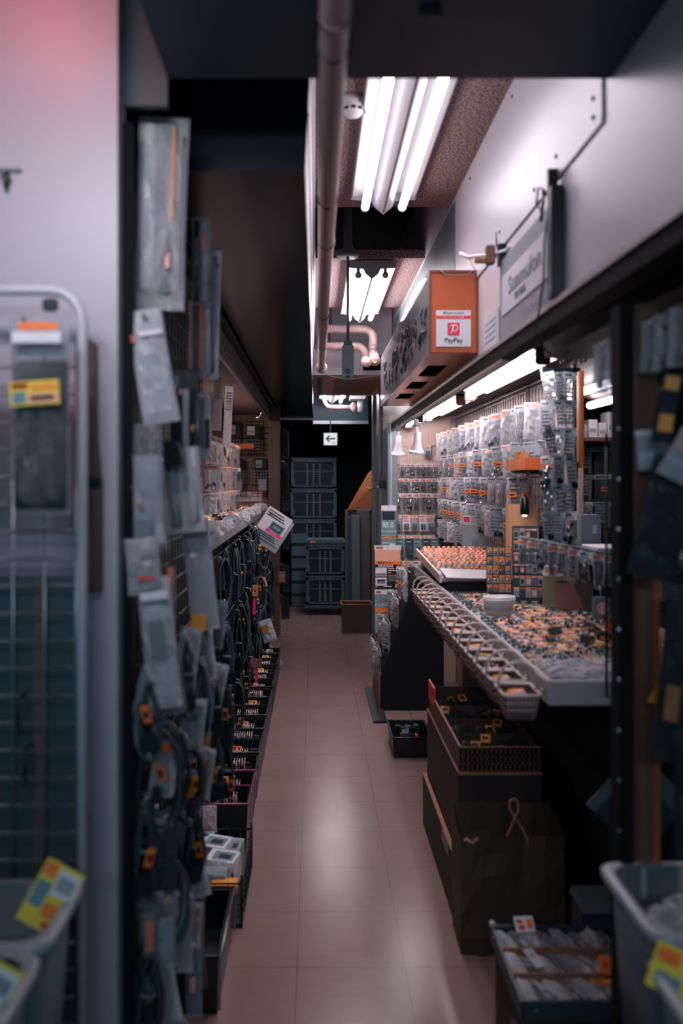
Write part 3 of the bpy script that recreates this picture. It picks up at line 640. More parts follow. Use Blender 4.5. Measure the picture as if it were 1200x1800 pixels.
for ri, (z, h, n, x0, x1, kd) in enumerate(rows):
    MB().tube([(x0 - .03 - .72, -.0325, z - .40 - .005), (x1 + .03 - .72, -.0325, z - .40 - .005)], .0025, steel, 6).build('hanging_rod', gb)
    for k in range(n):
        x = x0 + (x1 - x0) * k / max(1, n - 1); w = (x1 - x0) / max(1, n - 1) * .93
        if kd == 'p':
            pr, nm = SM[(1, 3, 4, 1, 4)[(k + ri) % 5]]
            inst(pr, (x, 5.655 - .004 * (k % 2), z), (random.uniform(-.06, .02), random.uniform(-.05, .05), random.uniform(-.15, .15)), f'packet of {nm}, {ORD[k]} from the post in the {rowname[ri]} pegboard row', 'packet', f'packets in the {rowname[ri]} row of the cream pegboard', (w / .045, 1.0, h / .075))
        else:
            q = (k * 2 + ri) % 4
            if kd == 'box': w = .05
            inst(BL[q], (x, 5.655 - .004 * (k % 2), z), (random.uniform(-.05, .0), random.uniform(-.03, .03), random.uniform(-.08, .08)), f'{BLN[q]} blister card, {ORD[k]} from the post in the {rowname[ri]} pegboard row', 'blister card', f'blister cards in the {rowname[ri]} row of the cream pegboard', (w / .06, 1, h / .13))
t = thing('tool_case', 'dark case with a grey clip hung in front of the end board', 'case', (0.83, 5.60, 1.0))
MB().rbx(-.035, .035, -.012, .012, -.02, .13, dgrey, .006).build('case', t); MB().rbx(-.025, .025, -.016, -.012, .0, .05, lgrey, .003).build('label', t); MB().rbx(-.012, -.003, -.0175, -.012, .055, .125, black_pl, .002).build('groove', t); MB().rbx(.006, .015, -.0175, -.012, .055, .125, black_pl, .002).build('groove', t); MB().tube([(0, 0, .13), (0, .012, .15), (0, .085, .15)], .003, steel, 6).build('hook', t)

# three big hanging packs on the grey post
def big_pack(label, cx, y, zt, w, h, layout, name='hang_pack'):
    t = thing(name, label, 'packet', (cx, y, zt), (random.uniform(-.02, .0), 0, 0), 'large packs on the grey post')
    MB().rbx(-w / 2, w / 2, -.004, .004, -h, 0, layout['base'], .002).build('card', t)
    p = MB()
    for (u0, u1, v0, v1, m) in layout['blocks']: p.bx(-w / 2 + u0 * w, -w / 2 + u1 * w, -.0052, -.004, -v1 * h, -v0 * h, m)
    p.build('print', t)
    for (body, u, v, size, m) in layout['text']:
        letters('lettering', body, size, m, t, (-w / 2 + u * w, -.0058, -v * h), bold=.0006)
    MB().tube([(0, .03, -.012), (0, -.010, -.012), (0, -.014, -.004)], .0025, steel, 6).build('hook', t)
    return t
big_pack('narrow dark-windowed pack, topmost on the grey post', .484, 5.56, 1.196, .098, .288, dict(base=teal_print, blocks=[(0, 1, 0, .12, paper), (.06, .9, .14, .33, black_pl), (.02, .98, .68, .70, orange), (.02, .98, .74, .76, orange), (.55, .9, .87, .93, paper), (.08, .5, .85, .87, paper)], text=[('貼る', .5, .45, .042, paper), ('ヒートシンク', .5, .60, .0165, paper), ('シリコン', .5, .72, .010, orange)]))
big_pack('salmon and black pack lettered HF-STRA4 on the grey post', .474, 5.52, .935, .175, .285, dict(base=mat('pack_black', '15181c', 0.4), blocks=[(0, 1, 0, .10, paper), (.05, .33, .025, .085, orange), (.02, .98, .10, .36, salmonp), (.02, .98, .36, .44, orange), (.04, .46, .51, .71, paper), (.06, .44, .64, .70, dgrey), (.04, .46, .74, .92, paper), (.10, .42, .78, .89, black_pl), (.52, .75, .52, .54, salmonp), (.52, .95, .57, .585, paper), (.52, .62, .61, .64, orange), (.52, .90, .68, .695, greyp), (.52, .93, .72, .735, greyp), (.52, .86, .76, .775, greyp), (.52, .92, .80, .815, greyp), (.78, .96, .90, .965, paper), (.04, .12, .93, .96, orange), (.35, .65, .93, .95, paper)], text=[('HF-STRA4', .42, .475, .022, paper), ('高放熱シリコン', .42, .40, .014, ink)]))
big_pack('grey and orange pack lettered in katakana, lowest on the grey post', .470, 5.50, .648, .165, .285, dict(base=teal_print, blocks=[(0, 1, 0, .11, paper), (.04, .25, .03, .09, orange), (.62, .78, .14, .22, paper), (.0, 1, .42, .52, orange), (.03, .97, .56, .98, lgrey), (.15, .7, .60, .68, teal_print), (.08, .8, .74, .755, ink), (.08, .6, .80, .815, ink), (.08, .75, .86, .875, ink)], text=[('インクジェット', .45, .355, .022, paper), ('プリント基板用', .42, .25, .011, red)]))

# ------------------------------------------------------------------ right shop: packet wall along the aisle
gp = thing('wire_grid', 'wire grid panel holding the wall of clear packets', 'grid panel', (0.915, 3.10, 0.95))
g = MB()
for k in range(53): g.tube([(0, .05 * k, 0), (0, .05 * k, .82)], .0018, steel, 4)
for k in range(17): g.tube([(0, 0, .05 * k), (0, 2.6, .05 * k)], .0018, steel, 4)
g.build('wire_mesh', gp)
for z in (0, .82): MB().tube([(0, 0, z), (0, 2.6, z)], .004, steel, 8).build('frame_bar', gp)
rowz = [(1.665, .15, 22, 3.30, 5.55), (1.515, .13, 22, 3.30, 5.55), (1.375, .13, 22, 3.42, 5.55), (1.235, .13, 18, 3.70, 5.55), (1.10, .12, 8, 4.75, 5.55)]
wr = ['top', 'second', 'third', 'fourth', 'lowest']
for ri, (z, h, n, y0, y1) in enumerate(rowz):
    MB().tube([(-.05, y0 - .06 - 3.10, z - .95 + .002), (-.05, y1 + .05 - 3.10, z - .95 + .002)], .003, steel, 6).build('hanging_rod', gp)
    e = MB()
    for yy in (y0 - .04, (y0 + y1) / 2, y1 + .04): e.tube([(-.05, yy - 3.10, z - .95 + .002), (0, yy - 3.10, z - .95 + .002)], .003, steel, 6)
    e.build('rod_bracket', gp)
    for k in range(n):
        y = y0 + (y1 - y0) * k / (n - 1) + random.uniform(-.012, .012)
        q = random.choice([(0, 2, 4, 8, 3, 0, 2), (0, 1, 2, 7, 4, 8, 6), (1, 4, 7, 3, 8, 6), (4, 5, 1, 7, 3), (1, 3, 4)][ri])
        pr, nm = PK[q]
        s = random.uniform(.85, 1.12)
        inst(pr, (.855 - .02 * (k % 2), y, z), (random.uniform(-.04, .04), random.uniform(-.07, .07), -.75 + random.uniform(-.25, .25)), f'clear packet of {nm}, {ORD[k]} from near end, {wr[ri]} wall row', 'packet', f'packets in the {wr[ri]} row of the packet wall', (.92 * s, 1, h / .15 * random.uniform(.92, 1.12)))
# orange slotted rack on the packet wall
t = thing('orange_rack', 'orange rack of upright orange strips on the packet wall', 'rack', (.855, 3.36, 1.405))
rk = MB(); rk.bx(-.055, .05, -.16, .16, 0, .005, orange_panel); rk.bx(-.058, -.053, -.16, .16, 0, .045, orange_panel); rk.bx(-.055, .05, -.163, -.158, 0, .045, orange_panel); rk.bx(-.055, .05, .158, .163, 0, .045, orange_panel); rk.build('tray', t)
for k in range(8): MB().bx(-.045, -.035, -.15 + k * .038, -.128 + k * .038, .005, .060 + .008 * (k % 3), orange_wood if k % 2 else brown_print).build('divider_strip', t)
# dark board and other things low on the packet wall
t = thing('hanging_board', 'grey mirror-like board with a red corner mark, behind the far tray', 'board', (.83, 4.38, 1.185), (0, 0, -.3))
MB().rbx(-.064, .064, -.005, .005, -.215, 0, lgrey, .002).build('board', t)
bb = MB(); bb.bx(-.062, -.02, -.0065, -.005, -.045, -.005, paper); bb.bx(-.058, -.025, -.0072, -.0065, -.038, -.012, red); bb.bx(-.06, .06, -.0065, -.005, -.052, -.048, paper); bb.bx(-.015, .02, -.0065, -.005, -.21, -.055, teal_print); bb.bx(-.015, .02, -.007, -.0065, -.13, -.06, lgrey); bb.bx(-.06, .06, -.0063, -.005, -.212, -.185, dgrey); bb.build('print', t)
MB().tube([(0, .0, 0), (0, .03, .03), (.05, .05, .03)], .003, steel, 6).build('hook', t)
t = thing('yellow_bag', 'small amber bag hung on a wire ladder by the end board', 'bag', (.862, 5.42, 1.215))
MB().lathe([(.004, 0), (.02, -.012), (.028, -.10), (.030, -.13), (0, -.132)], amber, n=14, sy=.5).build('bag', t)
MB().tube([(0, 0, 0), (0, .02, .02), (.03, .05, .02)], .0025, steel, 6).build('hook', t)
t = thing('wire_ladder', 'narrow wire ladder standing between the end board and packet wall', 'rack', (.88, 5.48, .90))
b = MB()
for x in (-.025, .025): b.tube([(x, 0, 0), (x, 0, .42)], .003, steel, 6)
for k in range(10): b.tube([(-.025, 0, .03 + .04 * k), (.025, 0, .03 + .04 * k)], .002, steel, 6)
b.build('frame', t)
# orange-lit wooden board and desk lamp
t = thing('wood_board', 'orange-lit wooden board standing behind the component trays', 'board', (.855, 3.50, .905), (0, 0, -.25))
MB().rbx(-.055, .065, -.008, .008, .0, .36, mat('salmon_wood', 'cf9474', 0.5), .003).build('board', t); MB().bx(-.062, -.055, -.010, .010, 0, .365, mat('pale_wood', 'c08a62', 0.5)).build('edge_strip', t)
dl = thing('desk_lamp', 'dark desk lamp lighting the wooden board', 'light', (.845, 3.40, 1.30))
MB().tube([(.03, .03, .05), (.03, .03, .01), (0, 0, -.005)], .005, black_pl, 8).build('arm', dl)
MB().lathe([(.006, .0), (.016, -.01), (.018, -.07), (.014, -.075)], black_pl, n=14).build('lamp_shade', dl)
MB().lathe([(.0, -.082), (.008, -.080), (.011, -.072), (.0, -.07)], desk_glow, n=12).build('bulb', dl)
# standing display board of cards
t = thing('display_board', 'tall grey display board of carded parts standing on the counter', 'display', (.815, 3.22, .905), (-.05, 0, -.12))
MB().rbx(-.06, .06, 0, .01, 0, .285, dgrey, .003).build('board', t)
MB().rbx(-.05, .05, -.01, .05, 0, .006, dgrey, .002).build('foot', t)
e = random.Random(4)
for j in range(6):
    for i in range(5):
        x = -.055 + i * .0225; z = .012 + j * .045
        card = MB(); card.bx(x, x + .0195, -.004, 0, z, z + .039, e.choice([lgrey, mgrey, dgrey])); card.bx(x, x + .0195, -.0046, -.004, z + .030, z + .037, e.choice([orange, paper, salmonp, brown_print])); card.bx(x + .003, x + .016, -.006, -.004, z + .006, z + .024, e.choice([silver, dgrey, salmonp]))
        card.build('card', t)
t = thing('display_board', 'orange-topped small display board behind the white oval tub', 'display', (.745, 3.42, .905), (-.05, 0, -.2))
MB().rbx(-.05, .05, 0, .008, 0, .19, dgrey, .003).build('board', t)
for j in range(5):
    for i in range(4):
        x = -.047 + i * .0245; z = .006 + j * .037
        card = MB(); card.bx(x, x + .021, -.004, 0, z, z + .033, e.choice([lgrey, mgrey, salmonp, dgrey])); card.bx(x, x + .021, -.0046, -.004, z + .02, z + .029, e.choice([orange, amber, brown_print])); card.tube([(x + .005, -.007, z + .004), (x + .005, -.007, z + .018)], .003, silver, 6); card.tube([(x + .014, -.007, z + .004), (x + .014, -.007, z + .018)], .003, brown_print, 6); card.build('card', t)
t = thing('black_monitor', 'black square monitor back beside the standing display board', 'monitor', (.895, 3.20, .905), (0, 0, -.3))
MB().rbx(-.045, .05, -.012, .015, .12, .285, black_matte, .006).build('screen_body', t); MB().rbx(-.014, .014, -.006, .010, .006, .13, black_matte, .003).build('neck', t); MB().rbx(-.04, .04, -.03, .04, 0, .008, black_matte, .003).build('foot', t)
t = thing('olive_box', 'olive box with orange and white lid label beside the display board', 'box', (.862, 3.06, .905), (0, 0, -.1))
MB().rbx(-.034, .034, -.02, .02, 0, .112, mat('olive_card', '77725c', 0.5), .003).build('body', t); MB().rbx(-.034, .034, -.021, .021, .112, .150, paper, .003).build('lid', t); MB().bx(-.028, .02, -.0222, -.021, .128, .146, orange).build('label', t)
t = thing('leather_board', 'brown leather-like panel leaning behind the near component rows', 'panel', (.915, 2.98, .905), (-.15, 0, -.05))
MB().rbx(-.06, .07, -.004, .006, 0, .10, mat('brown_panel_face', '7d5048', 0.4), .004).build('panel', t); MB().rbx(-.064, .074, -.006, .008, .10, .106, wood, .002).build('edge', t)
t = thing('speaker_box', 'small grey square box with a round salmon cone, near the post', 'speaker', (.776, 2.28, 1.02), (0, 0, .05))
MB().rbx(-.022, .022, -.004, .016, -.03, .03, mgrey, .003).build('case', t); MB().lathe([(0, .001), (.006, .001), (.013, -.002), (.014, .003), (.016, .003), (.0165, 0)], salmonp, (0, -.006, 0), 20, Matrix.Rotation(PI / 2, 4, 'X')).build('cone', t)
MB().tube([(0, .006, .03), (0, .02, .06)], .002, steel, 6).build('hook', t)

# strip of small packets hanging in three columns, with orange wooden edge
t = thing('packet_stand', 'orange-edged dark upright stand holding three columns of small packets', 'stand', (.842, 2.68, .905))
MB().rbx(-.006, .008, -.02, .02, .50, .81, orange_wood, .003).build('orange_edge', t)
MB().rbx(-.038, -.008, -.012, .012, .46, .52, orange_wood, .003).build('wood_block', t)
MB().rbx(-.025, -.013, -.012, .012, .24, .893, black_pl, .003).build('upright', t)
MB().rbx(-.125, .0, -.012, .012, .805, .818, black_pl, .003).build('top_board', t)
ss = MB()
for j in range(7): ss.tube([(-.125, -.014, .795 - .088 * j), (-.012, -.014, .795 - .088 * j)], .0022, steel, 6)
ss.build('cross_rod', t)
MB().rbx(-.06, .03, -.02, .02, .885, .894, black_pl, .003).build('ceiling_plate', t)
cn = ['left', 'middle', 'right']
for j in range(7):
    for i in range(3):
        q = (0, 2, 0, 1, 0, 2)[(i * 2 + j) % 6] if j > 2 else (0, 2, 0)[(i + j) % 3]
        pr, nm = SM[q]
        inst(pr, (.731 + .036 * i, 2.655 - .006 * (i % 2), 1.702 - .088 * j), (random.uniform(-.22, .0), random.uniform(-.18, .18), random.uniform(-.6, .3)), f'dark packet of {nm}, {cn[i]} column, {ORD[j]} down the hanging strip', 'packet', 'small packets on the three-column strip', (.88, 1.2, random.uniform(1.15, 1.4)))
# bundle of leads on the top of the stand
for i in range(5):
    x = .75 + .022 * i
    l = tag(MB().tube([(x, 2.65, 1.735), (x - .012, 2.62, 1.775), (x + .004, 2.60, 1.80), (x + .016, 2.61, 1.765), (x + .006, 2.64, 1.738)], .0035, [black_rub, brown_print, black_rub, wood, black_rub][i], 6).build('test_lead'), f'{["black","tan","black rubber","brown","thick black"][i]} looped lead, {ORD[i]} from the aisle on top of the packet strip', 'cable', 'looped leads above the packet strip')

# things on the deep shelf behind the stand
t = thing('wall_shelf', 'brown shelf of papers and white cartons in the deep corner', 'shelf', (1.10, 3.35, 1.515))
MB().rbx(-.15, .25, -.12, .40, 0, .016, wood, .003).build('shelf_board', t)
MB().rbx(-.015, .0, .30, .40, -.12, 0, dsteel, .003).build('bracket', t)
for i, (x, w, h) in enumerate([(.99, .035, .062), (1.028, .03, .05), (1.062, .034, .07), (1.10, .032, .058), (1.136, .034, .10)]):
    c = tag(MB().rbx(x, x + w, 3.27, 3.36, 1.531, 1.531 + h, [paper, lgrey, paper, white, paper][i], .002).build('white_carton'), f'{["short white","low grey","square white","off-white","tall white"][i]} carton, {ORD[i]} along the deep brown shelf', 'carton', 'cartons on the deep shelf')
    MB().bx(x + .004, x + w - .006, 3.2685, 3.27, 1.531 + h * .3, 1.531 + h * .5, greyp).build('print', c)
cb = thing('deep_cabinet', 'dark cabinet of small drawers in the deep corner below the shelf', 'cabinet', (1.25, 3.55, .0))
MB().bx(-.18, .35, 0, .18, 0, 1.36, black_pl).build('body', cb)
for j in range(8):
    for i in range(4):
        d = MB().rbx(-.07 + i * .10, .02 + i * .10, -.012, 0, .74 + j * .075, .808 + j * .075, dgrey, .003).build('drawer', cb); MB().bx(-.045 + i * .10, -.005 + i * .10, -.016, -.012, .77 + j * .075, .776 + j * .075, silver).build('drawer_label', d)
for j in range(3):
    for i in range(3):
        pr, nm = PK[(3, 4, 8, 1, 4, 7, 2, 3, 4)[j * 3 + i]]
        inst(pr, (1.01 + .075 * i, 3.40, 1.495 - .11 * j), (0, random.uniform(-.05, .05), -.2), f'packet of {nm} in the deep corner, {ORD[j]} row, {ORD[i]} from strip', 'packet', 'packets under the deep shelf', (.75, 1, .70))
rr_ = tag(MB().tube([(.96, 3.41, 1.505), (1.24, 3.41, 1.505)], .003, steel, 6).build('hanging_rail'), 'thin steel rail under the deep brown shelf', 'rail')
MB().tube([(.97, 3.41, 1.285), (1.24, 3.41, 1.285)], .003, steel, 6).build('lower_rod', rr_); MB().tube([(.97, 3.41, 1.39), (1.24, 3.41, 1.39)], .003, steel, 6).build('middle_rod', rr_); MB().tube([(.965, 3.42, 1.27), (.965, 3.42, 1.52)], .004, steel, 6).build('upright', rr_); MB().tube([(1.235, 3.42, 1.27), (1.235, 3.42, 1.52)], .004, steel, 6).build('upright', rr_)
t = thing('side_table', 'grey side table behind the counter holding boxes and papers', 'table', (1.16, 2.92, 0))
MB().rbx(-.28, .20, -.25, .15, 1.095, 1.115, mgrey, .003).build('table_top', t)
for x in (-.09, .19):
    for y in (-.24, .14): MB().bx(x - .008, x + .008, y - .008, y + .008, 0, 1.095, dsteel).build('leg', t)
for k in range(4):
    tag(MB().rbx(.905 + .004 * k, 1.02 + .004 * k, 2.74, 2.90, 1.115 + .008 * k, 1.122 + .008 * k, paper if k % 2 else lgrey, .001).build('paper_tray'), f'{["lowest grey","second white","third grey","topmost white"][k]} flat tray in the pile on the grey side table', 'tray', 'flat trays on the side table')
gbx = tag(MB().rbx(.925, .995, 2.93, 3.00, 1.115, 1.245, mgrey, .003).build('grey_carton'), 'grey carton standing behind the pile of flat trays', 'carton')
MB().rbx(.962, .978, 2.924, 2.93, 1.18, 1.21, lgrey, .002).build('handle_hole', gbx)
# low rod of bright packets near the post
t = thing('hanging_bar', 'slanting bar of bright small packets beside the post', 'bar', (.75, 2.3, 1.165))
MB().tube([(-.10, .38, .02), (.11, -.25, -.005)], .004, dsteel, 8).build('bar', t)
MB().rbx(.09, .13, -.02, .40, -.265, -.255, dsteel, .002).build('base', t)
MB().tube([(.11, -.25, -.005), (.115, .0, -.26)], .004, dsteel, 8).build('stay', t)
for k in range(13):
    f = k / 12; pr, nm = SM[(3, 4, 1, 3)[k % 4]]
    inst(pr, (.655 + .20 * f, 2.665 - .60 * f, 1.178 - .024 * f), (random.uniform(-.06, .06), random.uniform(-.06, .06), -.15 + random.uniform(-.3, .3)), f'orange-topped packet of {nm}, {ORD[k]} along the slanting bar from its far end', 'packet', 'orange-topped packets on the slanting bar', (.55, 1, 1.1 + .2 * (k % 2)))

# ------------------------------------------------------------------ the counter
ct = thing('display_counter', 'long white-rimmed display counter crowded with component packets', 'counter', (0, 0, 0))
tray_w = mat('counter_laminate', 'a89f9e', 0.4, vary=0.06)
MB().rbx(.53, 1.04, 1.90, 4.40, .868, .892, tray_w, .003).build('tray_base', ct)
r = MB(); r.rbx(.520, .534, 1.89, 4.41, .862, .918, tray_w, .003); r.rbx(.52, 1.05, 1.885, 1.899, .862, .918, tray_w, .003); r.rbx(.52, 1.05, 4.40, 4.414, .862, .918, tray_w, .003); r.rbx(1.04, 1.054, 1.89, 4.41, .862, .918, tray_w, .003); r.build('rim', ct)
MB().bx(.76, 1.05, 1.96, 4.35, 0, .866, mat('counter_black', '0b1216', 0.6, spec=0.25)).build('cabinet_body', ct)
MB().bx(.56, .76, 2.0, 4.3, .83, .866, MATS['counter_black']).build('support_rail', ct)
MB().tube([(.512, 1.92, .876), (.512, 3.62, .876)], .004, steel, 8).build('basket_rail', ct)
for k in range(12): MB().bx(.540 + .0405 * k, .5425 + .0405 * k, 1.98, 3.42, .892, .905, lgrey).build('divider', ct)
def comp(seed, sticker, bodym, w=.034, d=.046):
    rnd = random.Random(seed)
    r = crumple_mb(w, d, .014, film_c, seed, .22, 1).build('component_packet')
    s = MB(); Rm = Matrix.Translation((0, -.004, .012)) @ Matrix.Rotation(.55, 4, 'X'); s.bx(-w * .40, w * .36, -d * .42, d * .06, 0, .0012, sticker, Rm); s.bx(-w * .24, w * .15, -d * .26, -d * .18, .0012, .0018, ink, Rm); s.build('price_label', r)
    p = MB()
    for k in range(8):
        x, y = rnd.uniform(-.4, .4) * w, rnd.uniform(-.3, .48) * d
        if bodym == 'cap': p.lathe([(0, .0), (.0045, .0), (.0045, .011), (0, .012)], rnd.choice([black_pl, silver, dgrey, blue_part]), (x, y, .004), 8)
        elif bodym == 'res': p.tube([(x - .008, y, .009), (x - .004, y, .009), (x + .004, y, .010), (x + .008, y, .010)], [.001, .003, .003, .001], rnd.choice([salmonp, amber, blue_part, paper]), 6)
        else: p.rbx(x - .006, x + .006, y - .004, y + .004, .003, .013, rnd.choice([red, paper, copper_part, green_pcb, silver]), .001)
    p.build('parts', r)
    PROTOS.append(r); return r
CP = [comp(1, orange, 'cap'), comp(2, orange, 'res'), comp(3, amber, 'blk'), comp(4, paper, 'cap'), comp(5, amber, 'res'), comp(6, salmonp, 'blk')]
CN = ['orange-labelled capacitor packet', 'orange-labelled resistor packet', 'amber-labelled block packet', 'white-labelled capacitor packet', 'amber-labelled resistor packet', 'salmon-labelled block packet']
NR, NCOL = 24, 12
for j in range(NR):
    for i in range(NCOL):
        y = 2.10 + 1.29 * j / (NR - 1); x = .562 + .0405 * i
        if x > .70 and y > 3.1 and x < .92: continue
        if abs(x - .628) < .07 and abs(y - 2.88) < .085: continue
        if abs(x - .915) < .08 and y > 2.94: continue
        q = random.choice((0, 1, 2, 4, 5)) if y > 2.3 or i > 6 else random.choice((3, 0, 5, 2))
        if i == 0 and y > 2.3: q = 3
        inst(CP[q], (x + random.uniform(-.004, .004), y + random.uniform(-.01, .01), .893), (random.uniform(-.05, .2), random.uniform(-.12, .12), random.uniform(-.35, .35)), f'{CN[q]}, row {j+1} from the near rim, {ORD[i]} from the baskets', 'packet', 'component packets lying in rows on the counter', (random.uniform(.9, 1.15), random.uniform(.95, 1.2), random.uniform(.8, 1.4)))
# large clear bags at the near end of the counter
for k in range(13):
    x = .57 + .058 * (k % 7); y = 1.945 + .075 * (k // 7) + random.uniform(-.01, .01)
    b = crumple_mb(.085, .095, .045, film_c, 60 + k, .30, 3).build('clear_bag')
    tag(b, f'crumpled clear bag, {ORD[k % 7]} from the baskets in the {"front" if k < 7 else "second"} row on the counter', 'bag', 'crumpled clear bags at the counter end'); b.location = (x, y, .893); b.rotation_euler = (0, 0, random.uniform(0, 3))
    p = MB()
    for q in range(4): p.rbx(-.02 + .01 * q, -.012 + .01 * q, -.02 + random.uniform(0, .03), .0 + random.uniform(0, .02), .005, .02, random.choice([dgrey, silver, orange, paper, black_pl]), .001)
    p.build('contents', b)
for k, (x, y, c, n) in enumerate([(.80, 2.35, black_pl, 'black'), (.74, 2.30, dgrey, 'dark grey'), (.86, 2.45, paper, 'white'), (.90, 2.28, lgrey, 'pale grey'), (.69, 2.42, black_rub, 'small black'), (.95, 2.52, white, 'off-white')]):
    b = tag(MB().rbx(-.018, .018, -.014, .014, 0, .022, c, .003).build('relay_block'), f'{n} relay block lying on top of the component packets', 'component', 'relay blocks on the counter'); b.location = (x, y, .922); b.rotation_euler = (.2, .15, k * .7)
    MB().bx(-.012, .012, -.0145, -.014, .004, .016, amber).build('price_label', b)
# white oval tub
t = thing('oval_tub', 'white oval tub standing among the component rows', 'tub', (.628, 2.88, .905), (0, 0, .25))
MB().lathe([(0, .002), (.044, .002), (.047, 0), (.054, .058), (.057, .060), (.057, .064), (.052, .062), (.045, .006), (0, .006)], mat('white_tub', 'cfc9cd', 0.4), n=32, sx=1.0, sy=.72).build('body', t)
MB().lathe([(.0555, .050), (.0585, .052), (.0585, .058), (.0555, .058)], paper, n=32, sx=1, sy=.72).build('rim_band', t)
MB().lathe([(.050, .018), (.0518, .020), (.052, .024)], lgrey, n=32, sx=1, sy=.72).build('ridge', t)
# raised far tray with slim component tubes
t = thing('raised_tray', 'raised tray of slanted component strips at the far end of the counter', 'tray', (0, 0, .892))
MB().add([(.53, 3.56, .045), (.905, 3.56, .045), (.905, 4.38, .085), (.53, 4.38, .085), (.53, 3.56, .06), (.905, 3.56, .06), (.905, 4.38, .10), (.53, 4.38, .10)], [(0, 3, 2, 1), (4, 5, 6, 7), (0, 1, 5, 4), (1, 2, 6, 5), (2, 3, 7, 6), (3, 0, 4, 7)], tray_w).build('deck', t)
MB().bx(.55, .895, 3.60, 4.36, 0, .046, black_pl).build('riser', t)
MB().add([(.523, 3.55, .04), (.533, 3.55, .04), (.533, 4.385, .08), (.523, 4.385, .08), (.523, 3.55, .075), (.533, 3.55, .075), (.533, 4.385, .115), (.523, 4.385, .115)], [(0, 3, 2, 1), (4, 5, 6, 7), (0, 1, 5, 4), (1, 2, 6, 5), (2, 3, 7, 6), (3, 0, 4, 7)], cream).build('edge_strip', t)
def slim(seed, c1):
    rnd = random.Random(seed); r = MB().rbx(-.007, .007, -.03, .03, 0, .008, c1, .002).build('component_strip')
    b = MB(); b.bx(-.0071, .0071, -.022, .004, .0081, .0088, rnd.choice([ink, ink, red, dgrey])); b.bx(-.0071, .0071, .012, .02, .0081, .0088, orange); b.build('label', r)
    MB().lathe([(0, 0), (.003, .001), (.003, .006), (0, .007)], dgrey, (0, -.033, .002), 8, Matrix.Rotation(PI / 2, 4, 'X')).build('tip', r)
    PROTOS.append(r); return r
SL = [slim(1, orange), slim(2, salmonp), slim(3, dgrey), slim(4, amber), slim(5, paper)]
SN = ['orange', 'salmon', 'dark', 'amber', 'white']
for j in range(10):
    for i in range(14):
        x = .552 + .0258 * i + random.uniform(-.003, .003); y = 3.72 + .066 * j
        if j < 1 and i < 11: continue
        q = random.choice((0, 1, 0, 3, 2, 4)); z = .892 + .06 + .04 * (y - 3.56) / .82 + .004
        inst(SL[q], (x, y, z + .012), (.45, random.uniform(-.15, .15), -.35 + random.uniform(-.2, .2)), f'slim {SN[q]} component strip, row {j+1} from the white sheet, {ORD[i]} from the aisle', 'component', 'component strips slanted on the raised tray')
t = tag(MB().add([(.545, 3.50, .958), (.84, 3.44, .957), (.86, 3.60, .970), (.545, 3.70, .975), (.545, 3.50, .962), (.84, 3.44, .961), (.86, 3.60, .974), (.545, 3.70, .979)], [(0, 3, 2, 1), (4, 5, 6, 7), (0, 1, 5, 4), (1, 2, 6, 5), (2, 3, 7, 6), (3, 0, 4, 7)], mat('white_sheet', 'c3bcc6', 0.5)).build('white_sheet'), 'white sheet board lying across the edge of the raised tray', 'board')

# baskets
def basket(seed):
    r = thing('handled_basket', 'x', 'basket')
    w, d, h = .041, .055, .056; tp = mat('basket_plastic', 'b59f9d', 0.4)
    b = MB()
    def ring(z, k): return [(-w * k + .008, -d * k, z), (w * k - .008, -d * k, z), (w * k, -d * k + .008, z), (w * k, d * k - .008, z), (w * k - .008, d * k, z), (-w * k + .008, d * k, z), (-w * k, d * k - .008, z), (-w * k, -d * k + .008, z)]
    o8, i8, bo, bi = ring(0, 1.0), ring(0, .95), ring(-h, .78), ring(-h + .003, .75)
    vs = o8 + i8 + bo + bi; fs = []
    for k in range(8):
        n = (k + 1) % 8; fs += [(k, n, 8 + n, 8 + k), (k, 16 + k, 16 + n, n), (8 + k, 8 + n, 24 + n, 24 + k)]
    fs += [tuple(16 + k for k in range(7, -1, -1)), tuple(24 + k for k in range(8))]
    b.add(vs, fs, film('basket_film', 'a89a9a', .12, .30, .3, 12, .05, 'b8a2a0')); b.build('body', r)
    MB().tube(ring(0, 1.0), .0042, tp, 6, True).build('rim', r)
    hd = [(-w - .002, .0, -.004), (-w - .001, 0, .022), (-w + .006, 0, .045), (-w + .022, 0, .058), (0, 0, .062), (w - .022, 0, .058), (w - .006, 0, .045), (w + .001, 0, .022), (w + .002, 0, -.004)]
    MB().tube(hd, .0036, tp, 8).build('handle', r)
    s = MB()
    for z in (-.018, -.034):
        k = 1 - .22 * (-z / h); s.tube([(p[0] * 1.01, p[1] * 1.01, z) for p in ring(z, k)], .0012, tp, 5, True)
    for k in range(9):
        x = -w * .8 + k * w * .2
        for sd in (-1, 1): s.tube([(x, sd * d * 1.0, 0), (x * .8, sd * d * .79, -h)], .001, tp, 4)
    s.build('lattice', r)
    MB().tube([(w, -.012, -.002), (w + .012, -.012, .005), (w + .016, -.012, -.004)], .002, steel, 6).build('hook', r)
    PROTOS.append(r); return r
bp = basket(1)
for k in range(14):
    f = k / 13; y = 1.90 + 1.66 * f + random.uniform(-.004, .004)
    inst(bp, (.455, y, .895), (0, 0, random.uniform(-.05, .05)), f'small handled basket, {ORD[k]} from the near end of the counter', 'basket', 'handled baskets along the counter front')
    q = (0, 3, 5, 1, 3, 2)[k % 6]
    for e2 in range(2):
        inst(CP[(q + e2) % 6], (.455 + random.uniform(-.006, .006), y - .018 + .036 * e2, .852 + .012 * e2), (.3 - .5 * e2, 0, random.uniform(-.5, .5)), f'{CN[(q + e2) % 6].replace(" packet", " packet inside the")} {ORD[k]} basket, {"nearer" if e2 == 0 else "farther"} half', 'packet', 'packets inside the handled baskets', (1.45, 1.15, 2.0))

